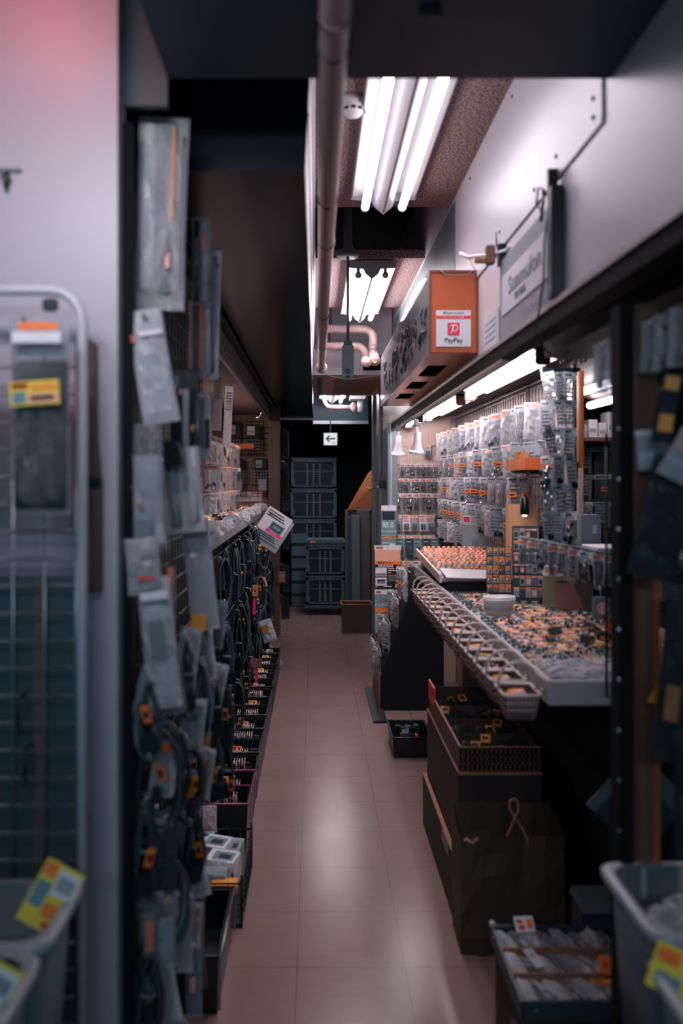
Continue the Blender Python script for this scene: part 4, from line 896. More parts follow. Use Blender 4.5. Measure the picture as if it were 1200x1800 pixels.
# slanted rack at the far end of the counter
t = thing('slanted_rack', 'black slanted-front rack covered with dark shiny packets, beyond the baskets', 'rack', (0, 0, 0))
MB().prism([(.385, 0), (.76, 0), (.76, .80), (.60, .80), (.385, .20)], 4.98, 5.46, mat('rack_black', '0a1014', 0.55, spec=0.3)).build('body', t)
MB().rbx(.372, .39, 4.98, 5.46, .0, .22, mat('rack_wood', '6a4b42', 0.6), .003).build('kick_board', t)
sl = math.atan2(.60 - .385, .60)
for j in range(4):
    MB().tube([(.395 + .058 * j - .008, 4.98, .34 + .155 * j + .012), (.395 + .058 * j - .008, 5.46, .34 + .155 * j + .012)], .0025, steel, 6).build('hanging_rod', t)
    for i in range(5):
        pr, nm = PK[(8, 3, 4, 5, 1)[(i + 2 * j) % 5]]
        inst(pr, (.390 + .058 * j - .026, 5.03 + .09 * i, .34 + .155 * j + .004), (0, 0, -PI / 2 + random.uniform(-.1, .7)), f'shiny packet of {nm}, slanted rack, {ORD[j]} row up, {ORD[i]} from near end', 'packet', 'shiny packets on the slanted rack', (.95, 1, 1.15))
tag(MB().rbx(.325, .405, 4.72, 5.5, 0, .012, mat('floor_board', '161f25', 0.5), .003).build('floor_mat'), 'thin dark slab on the floor beside the slanted rack', 'mat')  # thin dark slab lying flat on the floor
# ------------------------------------------------------------------ under the counter and the right foreground
t = thing('cardboard_box', 'tall brown cardboard box on the floor under the counter', 'box', (.57, 2.98, 0))
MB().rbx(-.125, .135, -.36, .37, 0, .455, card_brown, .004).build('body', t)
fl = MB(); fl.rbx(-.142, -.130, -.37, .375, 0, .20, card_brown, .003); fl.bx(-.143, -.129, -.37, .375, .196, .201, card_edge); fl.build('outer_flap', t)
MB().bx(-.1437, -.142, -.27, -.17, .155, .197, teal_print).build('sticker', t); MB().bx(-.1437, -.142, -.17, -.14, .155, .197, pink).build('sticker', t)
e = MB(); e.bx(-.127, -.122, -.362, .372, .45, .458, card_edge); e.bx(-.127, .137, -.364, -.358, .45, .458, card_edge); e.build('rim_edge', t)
t = thing('perforated_tray', 'perforated brown tray of black components on the tall cardboard box', 'tray', (.575, 2.97, .458))
tb = mat('tray_brown', '4a3432', 0.55)
w_ = MB(); w_.bx(-.125, .125, -.345, .35, 0, .006, tb)
for k in range(18):
    x = -.125 + k * .0147
    w_.bx(x, x + .006, -.347, -.341, .006, .075, tb)
for z in (.006, .03, .054): w_.bx(-.125, .13, -.347, -.341, z, z + .016, tb)
w_.bx(-.127, -.121, -.345, .35, .006, .075, tb); w_.bx(.121, .127, -.345, .35, .006, .075, tb); w_.bx(-.125, .125, .344, .35, .006, .095, tb); w_.build('walls', t)
ee = MB(); ee.bx(-.1275, -.1205, -.347, .35, .075, .079, card_edge); ee.bx(-.127, .127, -.348, -.3405, .075, .079, card_edge); ee.build('rim', t)
for y in (-.17, .0, .17): MB().bx(-.121, .121, y, y + .004, .006, .066, tb).build('divider', t)
MB().rbx(-.13, -.122, .20, .35, .05, .125, red, .003).build('label_tab', t)
def dark_comp(seed):
    rnd = random.Random(seed); r = crumple_mb(.075, .07, .03, film_d, 90 + seed, .25, 2).build('component_bag')
    p = MB()
    for k in range(6): p.rbx(-.028 + .01 * k, -.021 + .01 * k, rnd.uniform(-.02, 0), rnd.uniform(.004, .025), .004, .022, rnd.choice([black_pl, black_rub, dgrey, silver]), .001)
    p.build('parts', r)
    s = MB(); Rm = Matrix.Translation((.018 - .02 * seed, -.01, .026 + .006 * seed)) @ Matrix.Rotation(.6, 4, 'X'); s.bx(-.018, .014, -.018, .012, .0, .0015, amber, Rm); s.bx(-.012, .006, -.008, .004, .0016, .0022, ink, Rm)
    if seed != 1: s.build('price_label', r)
    PROTOS.append(r); return r
DC = [dark_comp(k) for k in range(3)]
for k in range(12):
    i, j = k % 3, k // 3
    inst(DC[(k * 2 + k // 3) % 3], (.575 - .078 + .078 * i, 2.97 - .255 + .17 * j + random.uniform(-.02, .02), .500), (.15, 0, random.uniform(-1.0, 1.0)), f'dark bag of components in the perforated tray, {["aisle-side","middle","inner"][i]}, {ORD[j]} compartment from the bag', 'bag', 'dark bags in the perforated tray')
# paper bag
t = thing('paper_bag', 'dark brown paper carrier bag with one twisted handle standing up', 'bag', (.568, 2.50, 0))
b = MB(); rnd = random.Random(8)
def ringp(z, k, j): return [(x * k + .004 * noise.noise(Vector((x * 20, z * 14, y * 9))), y * k * 1.0 + .014 * noise.noise(Vector((x * 16, z * 12, 5))), z + (0.012 * noise.noise(Vector((x * 25, y * 25, 2))) if j else 0)) for x, y in loop]
loop = [(-.15 + .3 * i / 10, -.08) for i in range(11)] + [(.15, -.04), (.15, .0), (.15, .04)] + [(.15 - .3 * i / 10, .08) for i in range(11)] + [(-.15, .04), (-.15, 0), (-.15, -.04)]
zs = [0, .05, .11, .17, .23, .29, .345]; n = len(loop); vs = []
for i, z in enumerate(zs):
    rg = ringp(z, 1 - .02 * (i == 0), i == len(zs) - 1)
    if i == len(zs) - 1: rg = [(x, y, zz + (.035 if y > 0 else 0)) for x, y, zz in rg]
    vs += rg
fs = [(i * n + j, i * n + (j + 1) % n, (i + 1) * n + (j + 1) % n, (i + 1) * n + j) for i in range(len(zs) - 1) for j in range(n)] + [tuple(range(n - 1, -1, -1))]
b.add(vs, fs, bagpaper, False); b.build('body', t)
hp = [(-.02, -.072, .30), (-.015, -.074, .345), (.005, -.072, .385), (.018, -.07, .415), (.016, -.07, .44), (.004, -.07, .448), (-.008, -.07, .44), (-.008, -.07, .42), (.006, -.07, .395), (.028, -.072, .365), (.042, -.074, .335), (.045, -.072, .30)]
MB().tube(hp, .0042, card_edge, 8).build('handle', t)
lp = MB(); lp.tube([(-.147, -.075, .325), (-.135, -.083, .335), (-.118, -.086, .325), (-.10, -.083, .338)], [.002, .006, .004, .006], card_edge, 6); lp.build('torn_edge', t)
# small black floor bin near the counter foot
def open_bin(t, w, d, h, m, th=.004, taper=.92, rim=None):
    b = MB(); a = [(-w / 2, -d / 2), (w / 2, -d / 2), (w / 2, d / 2), (-w / 2, d / 2)]
    o0 = [(x * taper, y * taper, 0) for x, y in a]; o1 = [(x, y, h) for x, y in a]
    k = 1 - 2 * th / min(w, d)
    i1 = [(x * k, y * k, h) for x, y in a]; i0 = [(x * taper * k, y * taper * k, th) for x, y in a]
    vs = o0 + o1 + i1 + i0; fs = [(3, 2, 1, 0), (12, 13, 14, 15)]
    for q in range(4):
        n = (q + 1) % 4; fs += [(q, n, 4 + n, 4 + q), (4 + q, 4 + n, 8 + n, 8 + q), (8 + q, 8 + n, 12 + n, 12 + q)]
    b.add(vs, fs, m); b.build('bin_body', t)
    r = MB(); r.tube([(-w / 2 - .002, -d / 2 - .002, h), (w / 2 + .002, -d / 2 - .002, h), (w / 2 + .002, d / 2 + .002, h), (-w / 2 - .002, d / 2 + .002, h)], .0045, rim or m, 6, True); r.build('rim', t)
t = thing('black_floor_bin', 'small black bin of parts on the floor beside the cardboard box', 'bin', (.475, 4.28, 0))
open_bin(t, .19, .30, .10, black_pl)
p = MB(); rnd = random.Random(3)
for k in range(14): p.rbx((x := rnd.uniform(-.07, .05)), x + .03, (y := rnd.uniform(-.12, .08)), y + .04, .02, rnd.uniform(.06, .11), rnd.choice([black_pl, dgrey, black_rub, silver, red]), .003)
tag(p.build('spare_parts'), 'dark spare parts filling the small black floor bin', 'parts'); bpy.data.objects['spare_parts'].location = (.475, 4.28, 0); bpy.data.objects['spare_parts']['kind'] = 'stuff'
# dark grey bin and tilted grey plate
t = thing('grey_floor_bin', 'dark grey lidded bin standing behind the tray of clear packets', 'bin', (.70, 2.06, 0))
MB().rbx(-.06, .06, -.05, .05, 0, .33, dgrey, .006).build('body', t); MB().rbx(-.064, .064, -.054, .054, .33, .352, mgrey, .005).build('lid', t); MB().bx(-.03, .0, -.053, -.05, .29, .305, black_pl).build('handle', t)
t = thing('tilted_panel', 'square grey panel turned on its corner, leaning on the dark counter end', 'panel', (.742, 1.935, .628), (0, 0, 0))
Mx = Matrix.Rotation(math.radians(42), 4, 'Y')
b = MB(); b.rbx(-.085, .085, -.006, .006, -.085, .085, mat('panel_grey', '56626a', 0.5), .003, Mx); b.build('panel', t)
b = MB(); b.bx(-.062, .085, -.0075, -.006, -.085, .04, dgrey, Mx); b.build('dark_face', t); b = MB(); b.bx(-.062, -.02, -.009, -.0075, .02, .042, black_pl, Mx); b.build('clip', t)
MB().tube([(0, .006, .1), (0, .02, .12)], .003, steel, 6).build('hook', t)
# carton with the tray of clear packets
t = thing('cardboard_box', 'brown cardboard box carrying the dark tray of clear packets', 'box', (.54, 1.81, 0))
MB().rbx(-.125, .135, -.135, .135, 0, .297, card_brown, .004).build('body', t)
MB().bx(-.1262, -.125, -.09, -.06, .20, .25, red).build('sticker', t); MB().bx(-.1262, -.125, -.055, -.03, .19, .235, teal_print).build('sticker', t)
MB().bx(-.03, .03, -.1362, -.135, .20, .235, black_matte).build('hand_hole', t)
t = thing('parts_tray', 'dark tray of clear packets on the cardboard box in the foreground', 'tray', (.54, 1.81, .298))
b = MB(); b.bx(-.13, .135, -.14, .14, 0, .006, dgrey)
for (x0, x1, y0, y1) in ((-.134, -.128, -.144, .144), (.132, .138, -.144, .144), (-.13, .135, -.144, -.138), (-.13, .135, .138, .144)): b.bx(x0, x1, y0, y1, 0, .038, dgrey)
b.build('tray', t)
for y in (-.045, .05): MB().bx(-.128, .132, y, y + .004, .006, .036, card_edge).build('divider', t)
MB().rbx(-.137, -.125, .13, .147, .034, .048, lgrey, .003).build('corner', t)
STK = []
for s in range(4):
    rnd = random.Random(s + 70); r = crumple_mb(.042, .085, .022, [film_w, film_c, film_w, film_c][s], 70 + s, .30, 2).build('clear_stick_packet')
    p = MB()
    for k in range(4): p.tube([(-.012 + .008 * k, -.035, .008), (-.012 + .008 * k + rnd.uniform(-.003, .003), .035, .010)], .0035, rnd.choice([dgrey, silver, black_pl, lgrey, black_pl]), 6)
    p.build('contents', r); PROTOS.append(r); STK.append(r)
for k in range(24):
    i, j = k % 8, k // 8
    inst(STK[k % 4], (.54 - .112 + .033 * i, 1.81 - .095 + .095 * j + random.uniform(-.008, .008), .308), (random.uniform(-.1, .25), random.uniform(-.15, .15), .35 + random.uniform(-.3, .3)), f'clear stick packet in the dark foreground tray, {["front","middle","back"][j]} compartment, {ORD[i]} from the aisle', 'packet', 'clear stick packets in the foreground tray', (1, 1, 1.3))
def price_card(name, label, loc, rot, w, h, base, blocks, group=None):
    r = tag(MB().rbx(-w / 2, w / 2, -.0012, .0012, -h / 2, h / 2, base, .0006).build(name), label, 'price card', group)
    p = MB()
    for (u0, u1, v0, v1, m) in blocks: p.bx(-w / 2 + u0 * w, -w / 2 + u1 * w, -.0020, -.0012, h / 2 - v1 * h, h / 2 - v0 * h, m)
    p.build('print', r); r.location = loc; r.rotation_euler = rot; return r
price_card('price_card', 'white price card with red figures at the back of the foreground tray', (.478, 1.925, .352), (-.75, 0, .1), .045, .034, paper, [(.1, .4, .2, .45, red), (.15, .5, .55, .85, red), (.6, .9, .2, .8, orange)])
price_card('price_card', 'orange price card in the front right of the foreground tray', (.618, 1.765, .350), (-.7, .1, -.1), .046, .034, orange, [(.15, .45, .25, .7, red), (.55, .85, .3, .75, brown_print)])
price_card('price_card', 'small crumpled white card lying left in the foreground tray', (.468, 1.80, .345), (-1.1, .3, .7), .036, .046, paper, [(.2, .7, .3, .4, greyp)])
price_card('price_card', 'small amber card near the front rim of the foreground tray', (.585, 1.72, .343), (-1.1, .2, .3), .05, .012, amber, [(.1, .5, .2, .8, brown_print)])
# translucent bins on a table in the right corner
t = thing('bin_table', 'table below the picture edge carrying the translucent bins', 'table', (.65, 1.18, 0))
MB().rbx(-.19, .30, -.28, .27, .385, .41, dgrey, .004).build('table_top', t)
for x in (-.17, .28):
    for y in (-.26, .25): MB().bx(x - .012, x + .012, y - .012, y + .012, 0, .385, black_pl).build('leg', t)
def clear_bin(label, loc, w, d, h, n=8):
    t = thing('storage_bin', label, 'bin', loc, (0, 0, 0), 'translucent storage bins')
    c = .035
    def rg(k, z, o=0): 
        x, y = w / 2 * k + o, d / 2 * k + o; cc = c
        pts = []
        for (sx, sy, a0) in ((1, -1, -PI / 2), (1, 1, 0), (-1, 1, PI / 2), (-1, -1, PI)):
            for q in range(5):
                a = a0 + PI / 2 * q / 4; pts.append((sx * (x - cc) + cc * math.cos(a), sy * (y - cc) + cc * math.sin(a), z))
        return pts
    rings = [rg(.88, 0), rg(1, h), rg(.98, h), rg(.86, .004)]
    vs = [p for r in rings for p in r]; m = 20; fs = [(i * m + j, i * m + (j + 1) % m, (i + 1) * m + (j + 1) % m, (i + 1) * m + j) for i in range(3) for j in range(m)] + [tuple(range(m - 1, -1, -1)), tuple(3 * m + j for j in range(m))]
    MB().add(vs, fs, bin_pl, True).build('bin_body', t)
    r = MB(); r.add(rg(1, h - .012, .012) + rg(1, h, .014) + rg(1, h + .004, .008) + rg(1, h + .002, -.004), [(i * m + j, i * m + (j + 1) % m, (i + 1) * m + (j + 1) % m, (i + 1) * m + j) for i in range(3) for j in range(m)], mat('bin_rim', '8e929b', 0.4), True); r.build('rim', t)
    s = MB()
    for x in (-.3, -.1, .1, .3): s.bx(x * w - .004, x * w + .004, -d / 2 - .004, -d / 2 + .002, h - .09, h - .01, MATS['bin_rim']); s.bx(x * w - .004, x * w + .004, d / 2 - .008, d / 2 + .001, h - .05, h, MATS['bin_rim'])
    s.build('rib', t)
    return t
clear_bin('large translucent grey bin of crumpled clear bags in the right corner', (.645, 1.315, .411), .31, .215, .305)
clear_bin('translucent bin with a yellow price card, in front of the larger one', (.625, 1.055, .411), .31, .235, .285)
for k in range(9):
    b = crumple_mb(.088, .085, .085, film_w, 120 + k, .45, 3).build('clear_bag')
    tag(b, f'crumpled clear bag in the large corner bin, {"upper" if k >= 6 else "lower"} layer, {ORD[k % 6]} from the aisle', 'bag', 'clear bags in the large corner bin'); b.location = (.565 + .085 * (k % 3), 1.275 + .075 * ((k // 3) % 2), .60 + .05 * (k // 6)); b.rotation_euler = (random.uniform(-.4, .4), random.uniform(-.4, .4), k)
    p = MB(); p.rbx(-.03, .03, -.02, .02, .02, .05, [black_pl, dgrey, paper][k % 3], .004); p.tube([(-.03, 0, .05), (.0, .02, .07), (.03, -.01, .06)], .005, dgrey, 6); p.build('contents', b)
for k in range(3):
    b = crumple_mb(.10, .10, .09, film_w, 140 + k, .4, 2).build('clear_bag'); tag(b, f'crumpled clear bag under the yellow card, {ORD[k]} from the aisle', 'bag', 'clear bags in the front corner bin'); b.location = (.545 + .085 * k, 1.06, .57); MB().rbx(-.03, .03, -.02, .02, .02, .05, dgrey, .004).build('contents', b)
price_card('price_card', 'yellow price card with orange blocks in the front corner bin', (.492, 1.125, .705), (-.7, .1, -.75), .085, .06, yellow, [(.05, .4, .1, .4, orange), (.5, .95, .1, .5, paper), (.1, .5, .6, .9, teal_print)])

# ------------------------------------------------------------------ right near: posts and hanging goods
t = thing('shop_post', 'black and brown wooden posts dividing the two right-hand stalls', 'post', (.55, 1.455, 0))
MB().rbx(-.034, -.010, -.03, .02, 0, 1.67, black_matte, .003).build('black_post', t); MB().rbx(.0, .036, -.02, .03, 0, 1.67, wood, .003).build('wood_post', t); MB().bx(.026, .037, -.0215, -.02, .65, 1.30, orange_wood).build('orange_strip', t)
h = MB()
for k in range(14): h.lathe([(0, 0), (.003, -.001)], silver, (-.036, -.032 + 0 * k, .35 + .085 * k), 8, Matrix.Rotation(PI / 2, 4, 'X'))
h.build('slot_rivet', t)
t = thing('wire_hanger', 'thin black wire hanger hanging down beside the black post', 'frame', (.655, 1.86, 1.02))
b = MB(); b.tube([(-.012, 0, .45), (-.012, 0, -.13), (.008, 0, -.14), (.012, 0, -.12), (.012, 0, .45)], .0035, black_pl, 8); b.build('frame', t)
price_card('price_card', 'small red price card clipped to the black wire hanger', (.652, 1.85, 1.045), (0, 0, 0), .020, .024, red, [(.2, .8, .3, .5, orange)])
gp2 = thing('wire_grid', 'dark grid panel of the nearest right stall behind the hanging bags', 'grid panel', (.66, .85, .75))
g = MB()
for k in range(13): g.tube([(0, .05 * k, 0), (0, .05 * k, .92)], .002, dsteel, 4)
for k in range(19): g.tube([(0, 0, .05 * k), (0, .6, .05 * k)], .002, dsteel, 4)
g.build('wire_mesh', gp2); MB().bx(.006, .02, 0, .6, 0, .92, black_matte).build('backing', gp2)
MB().tube([(-.10, -.01, .885), (-.10, .84, .885)], .004, dsteel, 8).build('hanging_rod', gp2)
MB().tube([(-.10, 0, .885), (0, 0, .885)], .004, dsteel, 6).build('rod_bracket', gp2); MB().tube([(-.10, .59, .885), (0, .59, .885)], .004, dsteel, 6).build('rod_bracket', gp2)
def near_bag(name, label, cx, d, zt, w, h, t_, fm, parts, yaw=0, header=None, roll=0, cat='packet', group=None):
    r = tag(pouch_mb(w, h, t_, fm, abs(hash((round(cx, 3), round(zt, 3)))) % 97 if False else int(abs(cx * 1000) + zt * 100) % 97, 8, 10).build(name), label, cat, group)
    r.location = (cx, d, zt); r.rotation_euler = (0, roll, yaw)
    if parts:
        p = MB()
        for (sh, u0, u1, v0, v1, m) in parts:
            x0, x1, z0, z1 = -w / 2 + u0 * w, -w / 2 + u1 * w, -v1 * h, -v0 * h
            if sh == 'box': p.rbx(x0, x1, -t_ * .20, t_ * .20, z0, z1, m, .004)
            elif sh == 'card': p.bx(x0, x1, -.001, .001, z0, z1, m)
            elif sh == 'face': p.bx(x0, x1, -t_ * .5 - .005, -t_ * .5 - .0035, z0, z1, m)
            elif sh == 'rod': p.tube([((x0 + x1) / 2, 0, z0), ((x0 + x1) / 2, 0, z1)], (x1 - x0) / 2, m, 10)
            elif sh == 'coil':
                for q in range(4): p.tube([((x0 + x1) / 2 + (x1 - x0) * (.36 + .04 * q) * math.cos(a * PI / 9), -.006 + .004 * q, (z0 + z1) / 2 + (z1 - z0) * (.40 + .03 * q) * math.sin(a * PI / 9)) for a in range(18)], .0035, m, 6, True)
        p.build('contents', r)
    if header: header_mb(w * 1.02, header, random.Random(3), .022).build('header_card', r)
    return r
NG = 'bags hanging in the nearest right stall'
for k, (y, w, h, m1) in enumerate([(1.64, .030, .095, paper), (1.57, .030, .095, lgrey), (1.40, .030, .085, lgrey), (1.345, .030, .09, silver), (1.29, .030, .09, lgrey), (1.235, .030, .08, mgrey)]):
    near_bag('clear_tube_packet', f'clear tube packet under the near rail, {ORD[5-k]} from the picture edge', .558, y, 1.632, w, h, .016, film_w, [('rod', .25, .7, .2, .9, m1)], -.3, None, .04, 'packet', NG)
near_bag('red_stick_packet', 'long red stick packet hanging under the rail beside the black post', .566, 1.49, 1.62, .022, .115, .012, film_c, [('box', .15, .8, .12, .95, red), ('card', .3, .6, .2, .8, paper)], -.1, None, 0, 'packet', NG)
near_bag('label_packet', 'dark packet with orange labels right of the red stick packet', .566, 1.33, 1.545, .034, .12, .02, film_d, [('box', .2, .85, .1, .9, dgrey), ('face', .2, .8, .12, .30, amber), ('face', .2, .8, .62, .85, amber)], -.3, None, .15, 'packet', NG)
near_bag('metal_stick_packet', 'bright metal stick packet hanging behind the orange-labelled packet', .588, 1.42, 1.52, .024, .16, .014, film_c, [('rod', .1, .4, .05, .95, silver), ('rod', .55, .9, .05, .95, red)], -.1, None, 0, 'packet', NG)
near_bag('black_pouch', 'big black shiny pouch below the grey flap at the right edge', .575, 1.33, 1.405, .075, .20, .03, film_d, [('box', .08, .92, .06, .9, black_pl)], -.4, None, .22, 'packet', NG)
near_bag('black_pouch', 'second big black pouch lower at the right edge', .590, 1.32, 1.20, .07, .28, .03, film_d, [('box', .08, .92, .06, .94, black_pl), ('face', .2, .5, .55, .75, brown_print)], -.4, None, .10, 'packet', NG)
near_bag('black_pouch', 'lowest black pouch at the right edge above the storage bin', .590, 1.30, .98, .07, .20, .03, film_d, [('box', .08, .92, .06, .94, black_rub)], -.4, None, .0, 'packet', NG)
near_bag('pink_flap_packet', 'packet with a pink and grey flap at the right picture edge', .582, 1.28, 1.44, .05, .08, .015, film_w, [('card', .05, .95, .05, .45, salmonp), ('card', .05, .95, .5, .9, lgrey)], -.5, None, .5, 'packet', NG)
t = thing('grey_flap', 'pale grey plastic flap clipped beside the black post', 'flap', (.555, 1.39, 1.445), (0, -.05, -.25))
MB().rbx(-.024, .024, -.003, .003, -.06, 0, lgrey, .002).build('flap', t); MB().rbx(-.026, .026, -.006, .006, -.004, .006, paper, .002).build('clip', t); MB().tube([(0, .005, 0), (0.01, .03, .02), (.02, .04, .02)], .002, dsteel, 6).build('hook', t)
t = thing('stick_tool', 'pale wooden stick with an amber tag hanging beside the wood post', 'tool', (.572, 1.37, 1.095), (0, .06, 0))
MB().tube([(0, 0, 0), (-.002, 0, -.055)], .0055, salmonp, 10).build('handle', t); MB().lathe([(0, .016), (.006, .015), (.0062, -.004), (0, -.005)], lgrey, n=12).build('ferrule', t)
MB().add([(-.006, -.002, -.052), (.004, -.002, -.052), (.010, -.002, -.10), (-.026, -.002, -.088), (-.006, .002, -.052), (.004, .002, -.052), (.010, .002, -.10), (-.026, .002, -.088)], [(0, 1, 2, 3), (7, 6, 5, 4), (0, 4, 5, 1), (1, 5, 6, 2), (2, 6, 7, 3), (3, 7, 4, 0)], amber).build('tag', t)
t = thing('led_board', 'dark demo board with three glowing pink lights beside the black post', 'board', (.638, 1.72, 1.38))
MB().rbx(-.016, .018, -.004, .004, -.09, .06, dgrey, .003).build('board', t)
for k, (x, z) in enumerate(((.0, .022), (-.001, .006), (-.004, -.010))): MB().lathe([(0, .002), (.0022, .0015), (.0028, 0), (.0022, -.0015), (0, -.002)], led_glow, (x, -.006, z), 12).build('light', t)
MB().tube([(0, .004, .05), (.0, .01, .322)], .0015, black_rub, 6).build('cord', t)
# ------------------------------------------------------------------ left stall in front
t = thing('grid_stand', 'white tube-framed grid stand against the pale front pillar', 'grid stand', (-.66, 1.338, 0))
fr = [(-.29, 0, 0.41), (-.29, 0, 1.62)] + [(-.29 + .05 - .05 * math.cos(a), 0, 1.62 + .05 * math.sin(a)) for a in (PI / 8, PI / 4, 3 * PI / 8, PI / 2)] + [(.24 + .05 * math.sin(a), 0, 1.62 + .05 * math.cos(a)) for a in (0, PI / 8, PI / 4, 3 * PI / 8, PI / 2)] + [(.29, 0, .41)]
MB().tube(fr, .0085, mat('white_tube', 'a9a9b4', 0.35), 12).build('frame', t)
g = MB()
for k in range(12): g.tube([(-.27 + .05 * k, 0, .45), (-.27 + .05 * k, 0, 1.60)], .0022, steel, 6)
for k in range(27): g.tube([(-.29, 0, .46 + .0435 * k), (.29, 0, .46 + .0435 * k)], .0022, steel, 6)
g.build('wire_mesh', t)
MB().rbx(-.285, .285, .012, .020, .46, 1.215, mat('teal_sheet', '2c3b42', 0.45), .002).build('backing_sheet', t)
st = MB()
for x in (-.20, -.10, .02, .13, .21): st.bx(x, x + .018, .009, .012, .47, 1.21, mat('brown_stripe', '4a4040', 0.5))
st.build('backing_stripes', t)
h = MB()
for x in (.10, .22): h.tube([(x, 0, 1.605), (x, -.06, 1.605), (x, -.07, 1.615)], .0025, steel, 6)
h.tube([(-.05, 0, 1.605), (-.05, -.06, 1.605), (-.05, -.07, 1.615)], .0025, steel, 6); h.build('peg', t)
h = MB()
for x, z in ((.20, .98), (.14, .93), (.21, .90)): h.tube([(x, 0, z + .05), (x, -.03, z + .05), (x, -.035, z)], .003, dsteel, 6); h.lathe([(0, .006), (.007, 0), (0, -.006)], dsteel, (x, -.035, z), 8)
h.build('hook', t)
for k, (x, lab) in enumerate([(-.415, 'black product pouch with a yellow price card on the white grid stand'), (-.530, 'second black pouch cut by the left picture edge on the grid stand')]):
    r = near_bag('black_pouch', lab, x, 1.275, 1.615, .092, .30, .035, film_c, [('box', .06, .94, .22, .97, black_pl), ('card', .05, .95, .02, .2, lgrey), ('face', .2, .85, .04, .075, orange), ('face', .1, .9, .085, .14, paper)], 0)
price_card('price_card', 'yellow and orange price card on the black pouch of the grid stand', (-.415, 1.245, 1.497), (0, -.07, 0), .073, .036, yellow, [(.03, .4, .06, .3, orange), (.45, .97, .12, .42, amber), (.36, .97, .52, .92, salmonp), (.42, .9, .62, .8, ink), (.05, .33, .4, .9, teal_print), (.08, .36, .10, .24, red)])
t = thing('black_box', 'black box standing behind the bins at lower left', 'box', (-.59, 1.385, .412))
MB().rbx(-.20, .213, -.02, .02, 0, .40, black_matte, .010).build('body', t); MB().rbx(-.202, .215, -.022, .022, .385, .404, black_pl, .006).build('lid', t)
t = thing('bin_table', 'table below the picture edge carrying the left bins', 'table', (-.62, 1.15, 0))
MB().rbx(-.24, .27, -.32, .27, .385, .41, dgrey, .004).build('table_top', t)
for x in (-.22, .25):
    for y in (-.30, .25): MB().bx(x - .012, x + .012, y - .012, y + .012, 0, .385, black_pl).build('leg', t)
clear_bin('translucent grey bin nearest the white pillar at lower left', (-.545, 1.222, .411), .35, .17, .33)
clear_bin('front translucent grey bin in the lower left corner', (-.545, 1.012, .411), .35, .19, .33)
for nm, (yy) in (('rear', 1.222), ('front', 1.012)):
    b = tag(MB().rbx(-.68, -.42, yy - .05, yy + .05, .42, .67, black_rub, .02).build('dark_goods'), f'dark goods filling the {nm} bin at lower left', 'goods'); MB().tube([(-.60, yy, .67), (-.55, yy - .02, .69), (-.50, yy, .67)], .006, dgrey, 8).build('strap', b)
tagb = [(.03, .36, .03, .25, orange), (.42, .97, .06, .46, paper), (.48, .90, .15, .38, greyp), (.05, .40, .32, .72, teal_print), (.45, .97, .58, .80, orange), (.1, .5, .78, .95, yellow), (.6, .9, .85, .95, red)]
price_card('price_card', 'yellow and orange price card standing in the rear left bin', (-.391, 1.245, .752), (-.25, .50, 0), .062, .092, yellow, tagb)
price_card('price_card', 'yellow and orange price card standing in the front left corner bin', (-.399, 1.012, .748), (-.25, .50, 0), .062, .082, yellow, tagb)
t = thing('pillar_hook', 'small black hook on the pale pillar at the left picture edge', 'hook', (-.525, 1.44, 1.895))
MB().rbx(-.02, .024, -.006, 0, -.002, .006, mgrey, .002).build('plate', t); MB().lathe([(0, .006), (.009, 0), (.004, -.012), (.002, -.022), (0, -.024)], black_pl, (-.0, -.012, -.012), 10).build('hook', t); MB().tube([(0, -.004, .0), (0, -.012, -.008)], .003, black_pl, 6).build('stem', t)
bs = tag(MB().prism([(-.400, 1.18), (-.362, 1.18), (-.362, 1.36), (-.370, 1.44), (-.372, 1.60), (-.400, 1.62)], 1.425, 1.438, mat('red_brown', '55393a', 0.6)).build('brown_strip'), 'tall reddish brown strip on the pale pillar beside the grid stand', 'card')  # flat reddish brown strip set against the pillar
MB().bx(-.400, -.362, 1.4225, 1.425, 1.355, 1.372, black_pl).build('dark_band', bs)
t = thing('clip_hook', 'small black clip on the grid stand top', 'clip', (-.415, 1.32, 1.645))
MB().rbx(-.012, .012, -.006, .006, -.012, .008, black_pl, .003).build('clip', t)

# ------------------------------------------------------------------ left curtain of hanging bags
gp = thing('wire_grid', 'dark grid panel behind the left curtain of hanging bags', 'grid panel', (-.352, 1.515, 0.02))
MB().rbx(0, .030, -.035, -.010, 0, 1.98, black_matte, .004).build('front_upright', gp)
g = MB()
for k in range(23): g.tube([(0, .05 * k, .05), (0, .05 * k, 1.85)], .002, dsteel, 4)
for k in range(37): g.tube([(0, 0, .05 + .05 * k), (0, 1.1, .05 + .05 * k)], .002, dsteel, 4)
g.build('wire_mesh', gp); MB().bx(-.02, -.006, 0, 1.1, 0, 1.88, mat('panel_backing', '0c1216', 0.6, spec=0.3)).build('backing', gp)
def lbag(label, cx, d, zt, w, h, t_, fm, parts, yaw=.2, header=None, roll=0, name='hanging_bag', cat='bag', group='bags on the left grid panel'):
    r = near_bag(name, label, cx, d, zt, w, h, t_, fm, parts, yaw, header, roll, cat, group)
    MB().tube([(0, -.004, -.006), (-.0, .008, -.004), ((-.352 - cx) * .9, .012, .0)], .0022, steel, 6).build('hook', r)
    return r
lbag('tall bag of pale clear tubes at the top of the left curtain', -.281, 1.57, 2.045, .094, .36, .045, film_w, [('rod', .06, .40, .06, .9, white), ('rod', .46, .80, .05, .92, lgrey), ('rod', .82, .95, .1, .85, mgrey), ('face', .70, .74, .08, .55, amber), ('face', .62, .70, .72, .80, salmonp)], .1, None, .03)
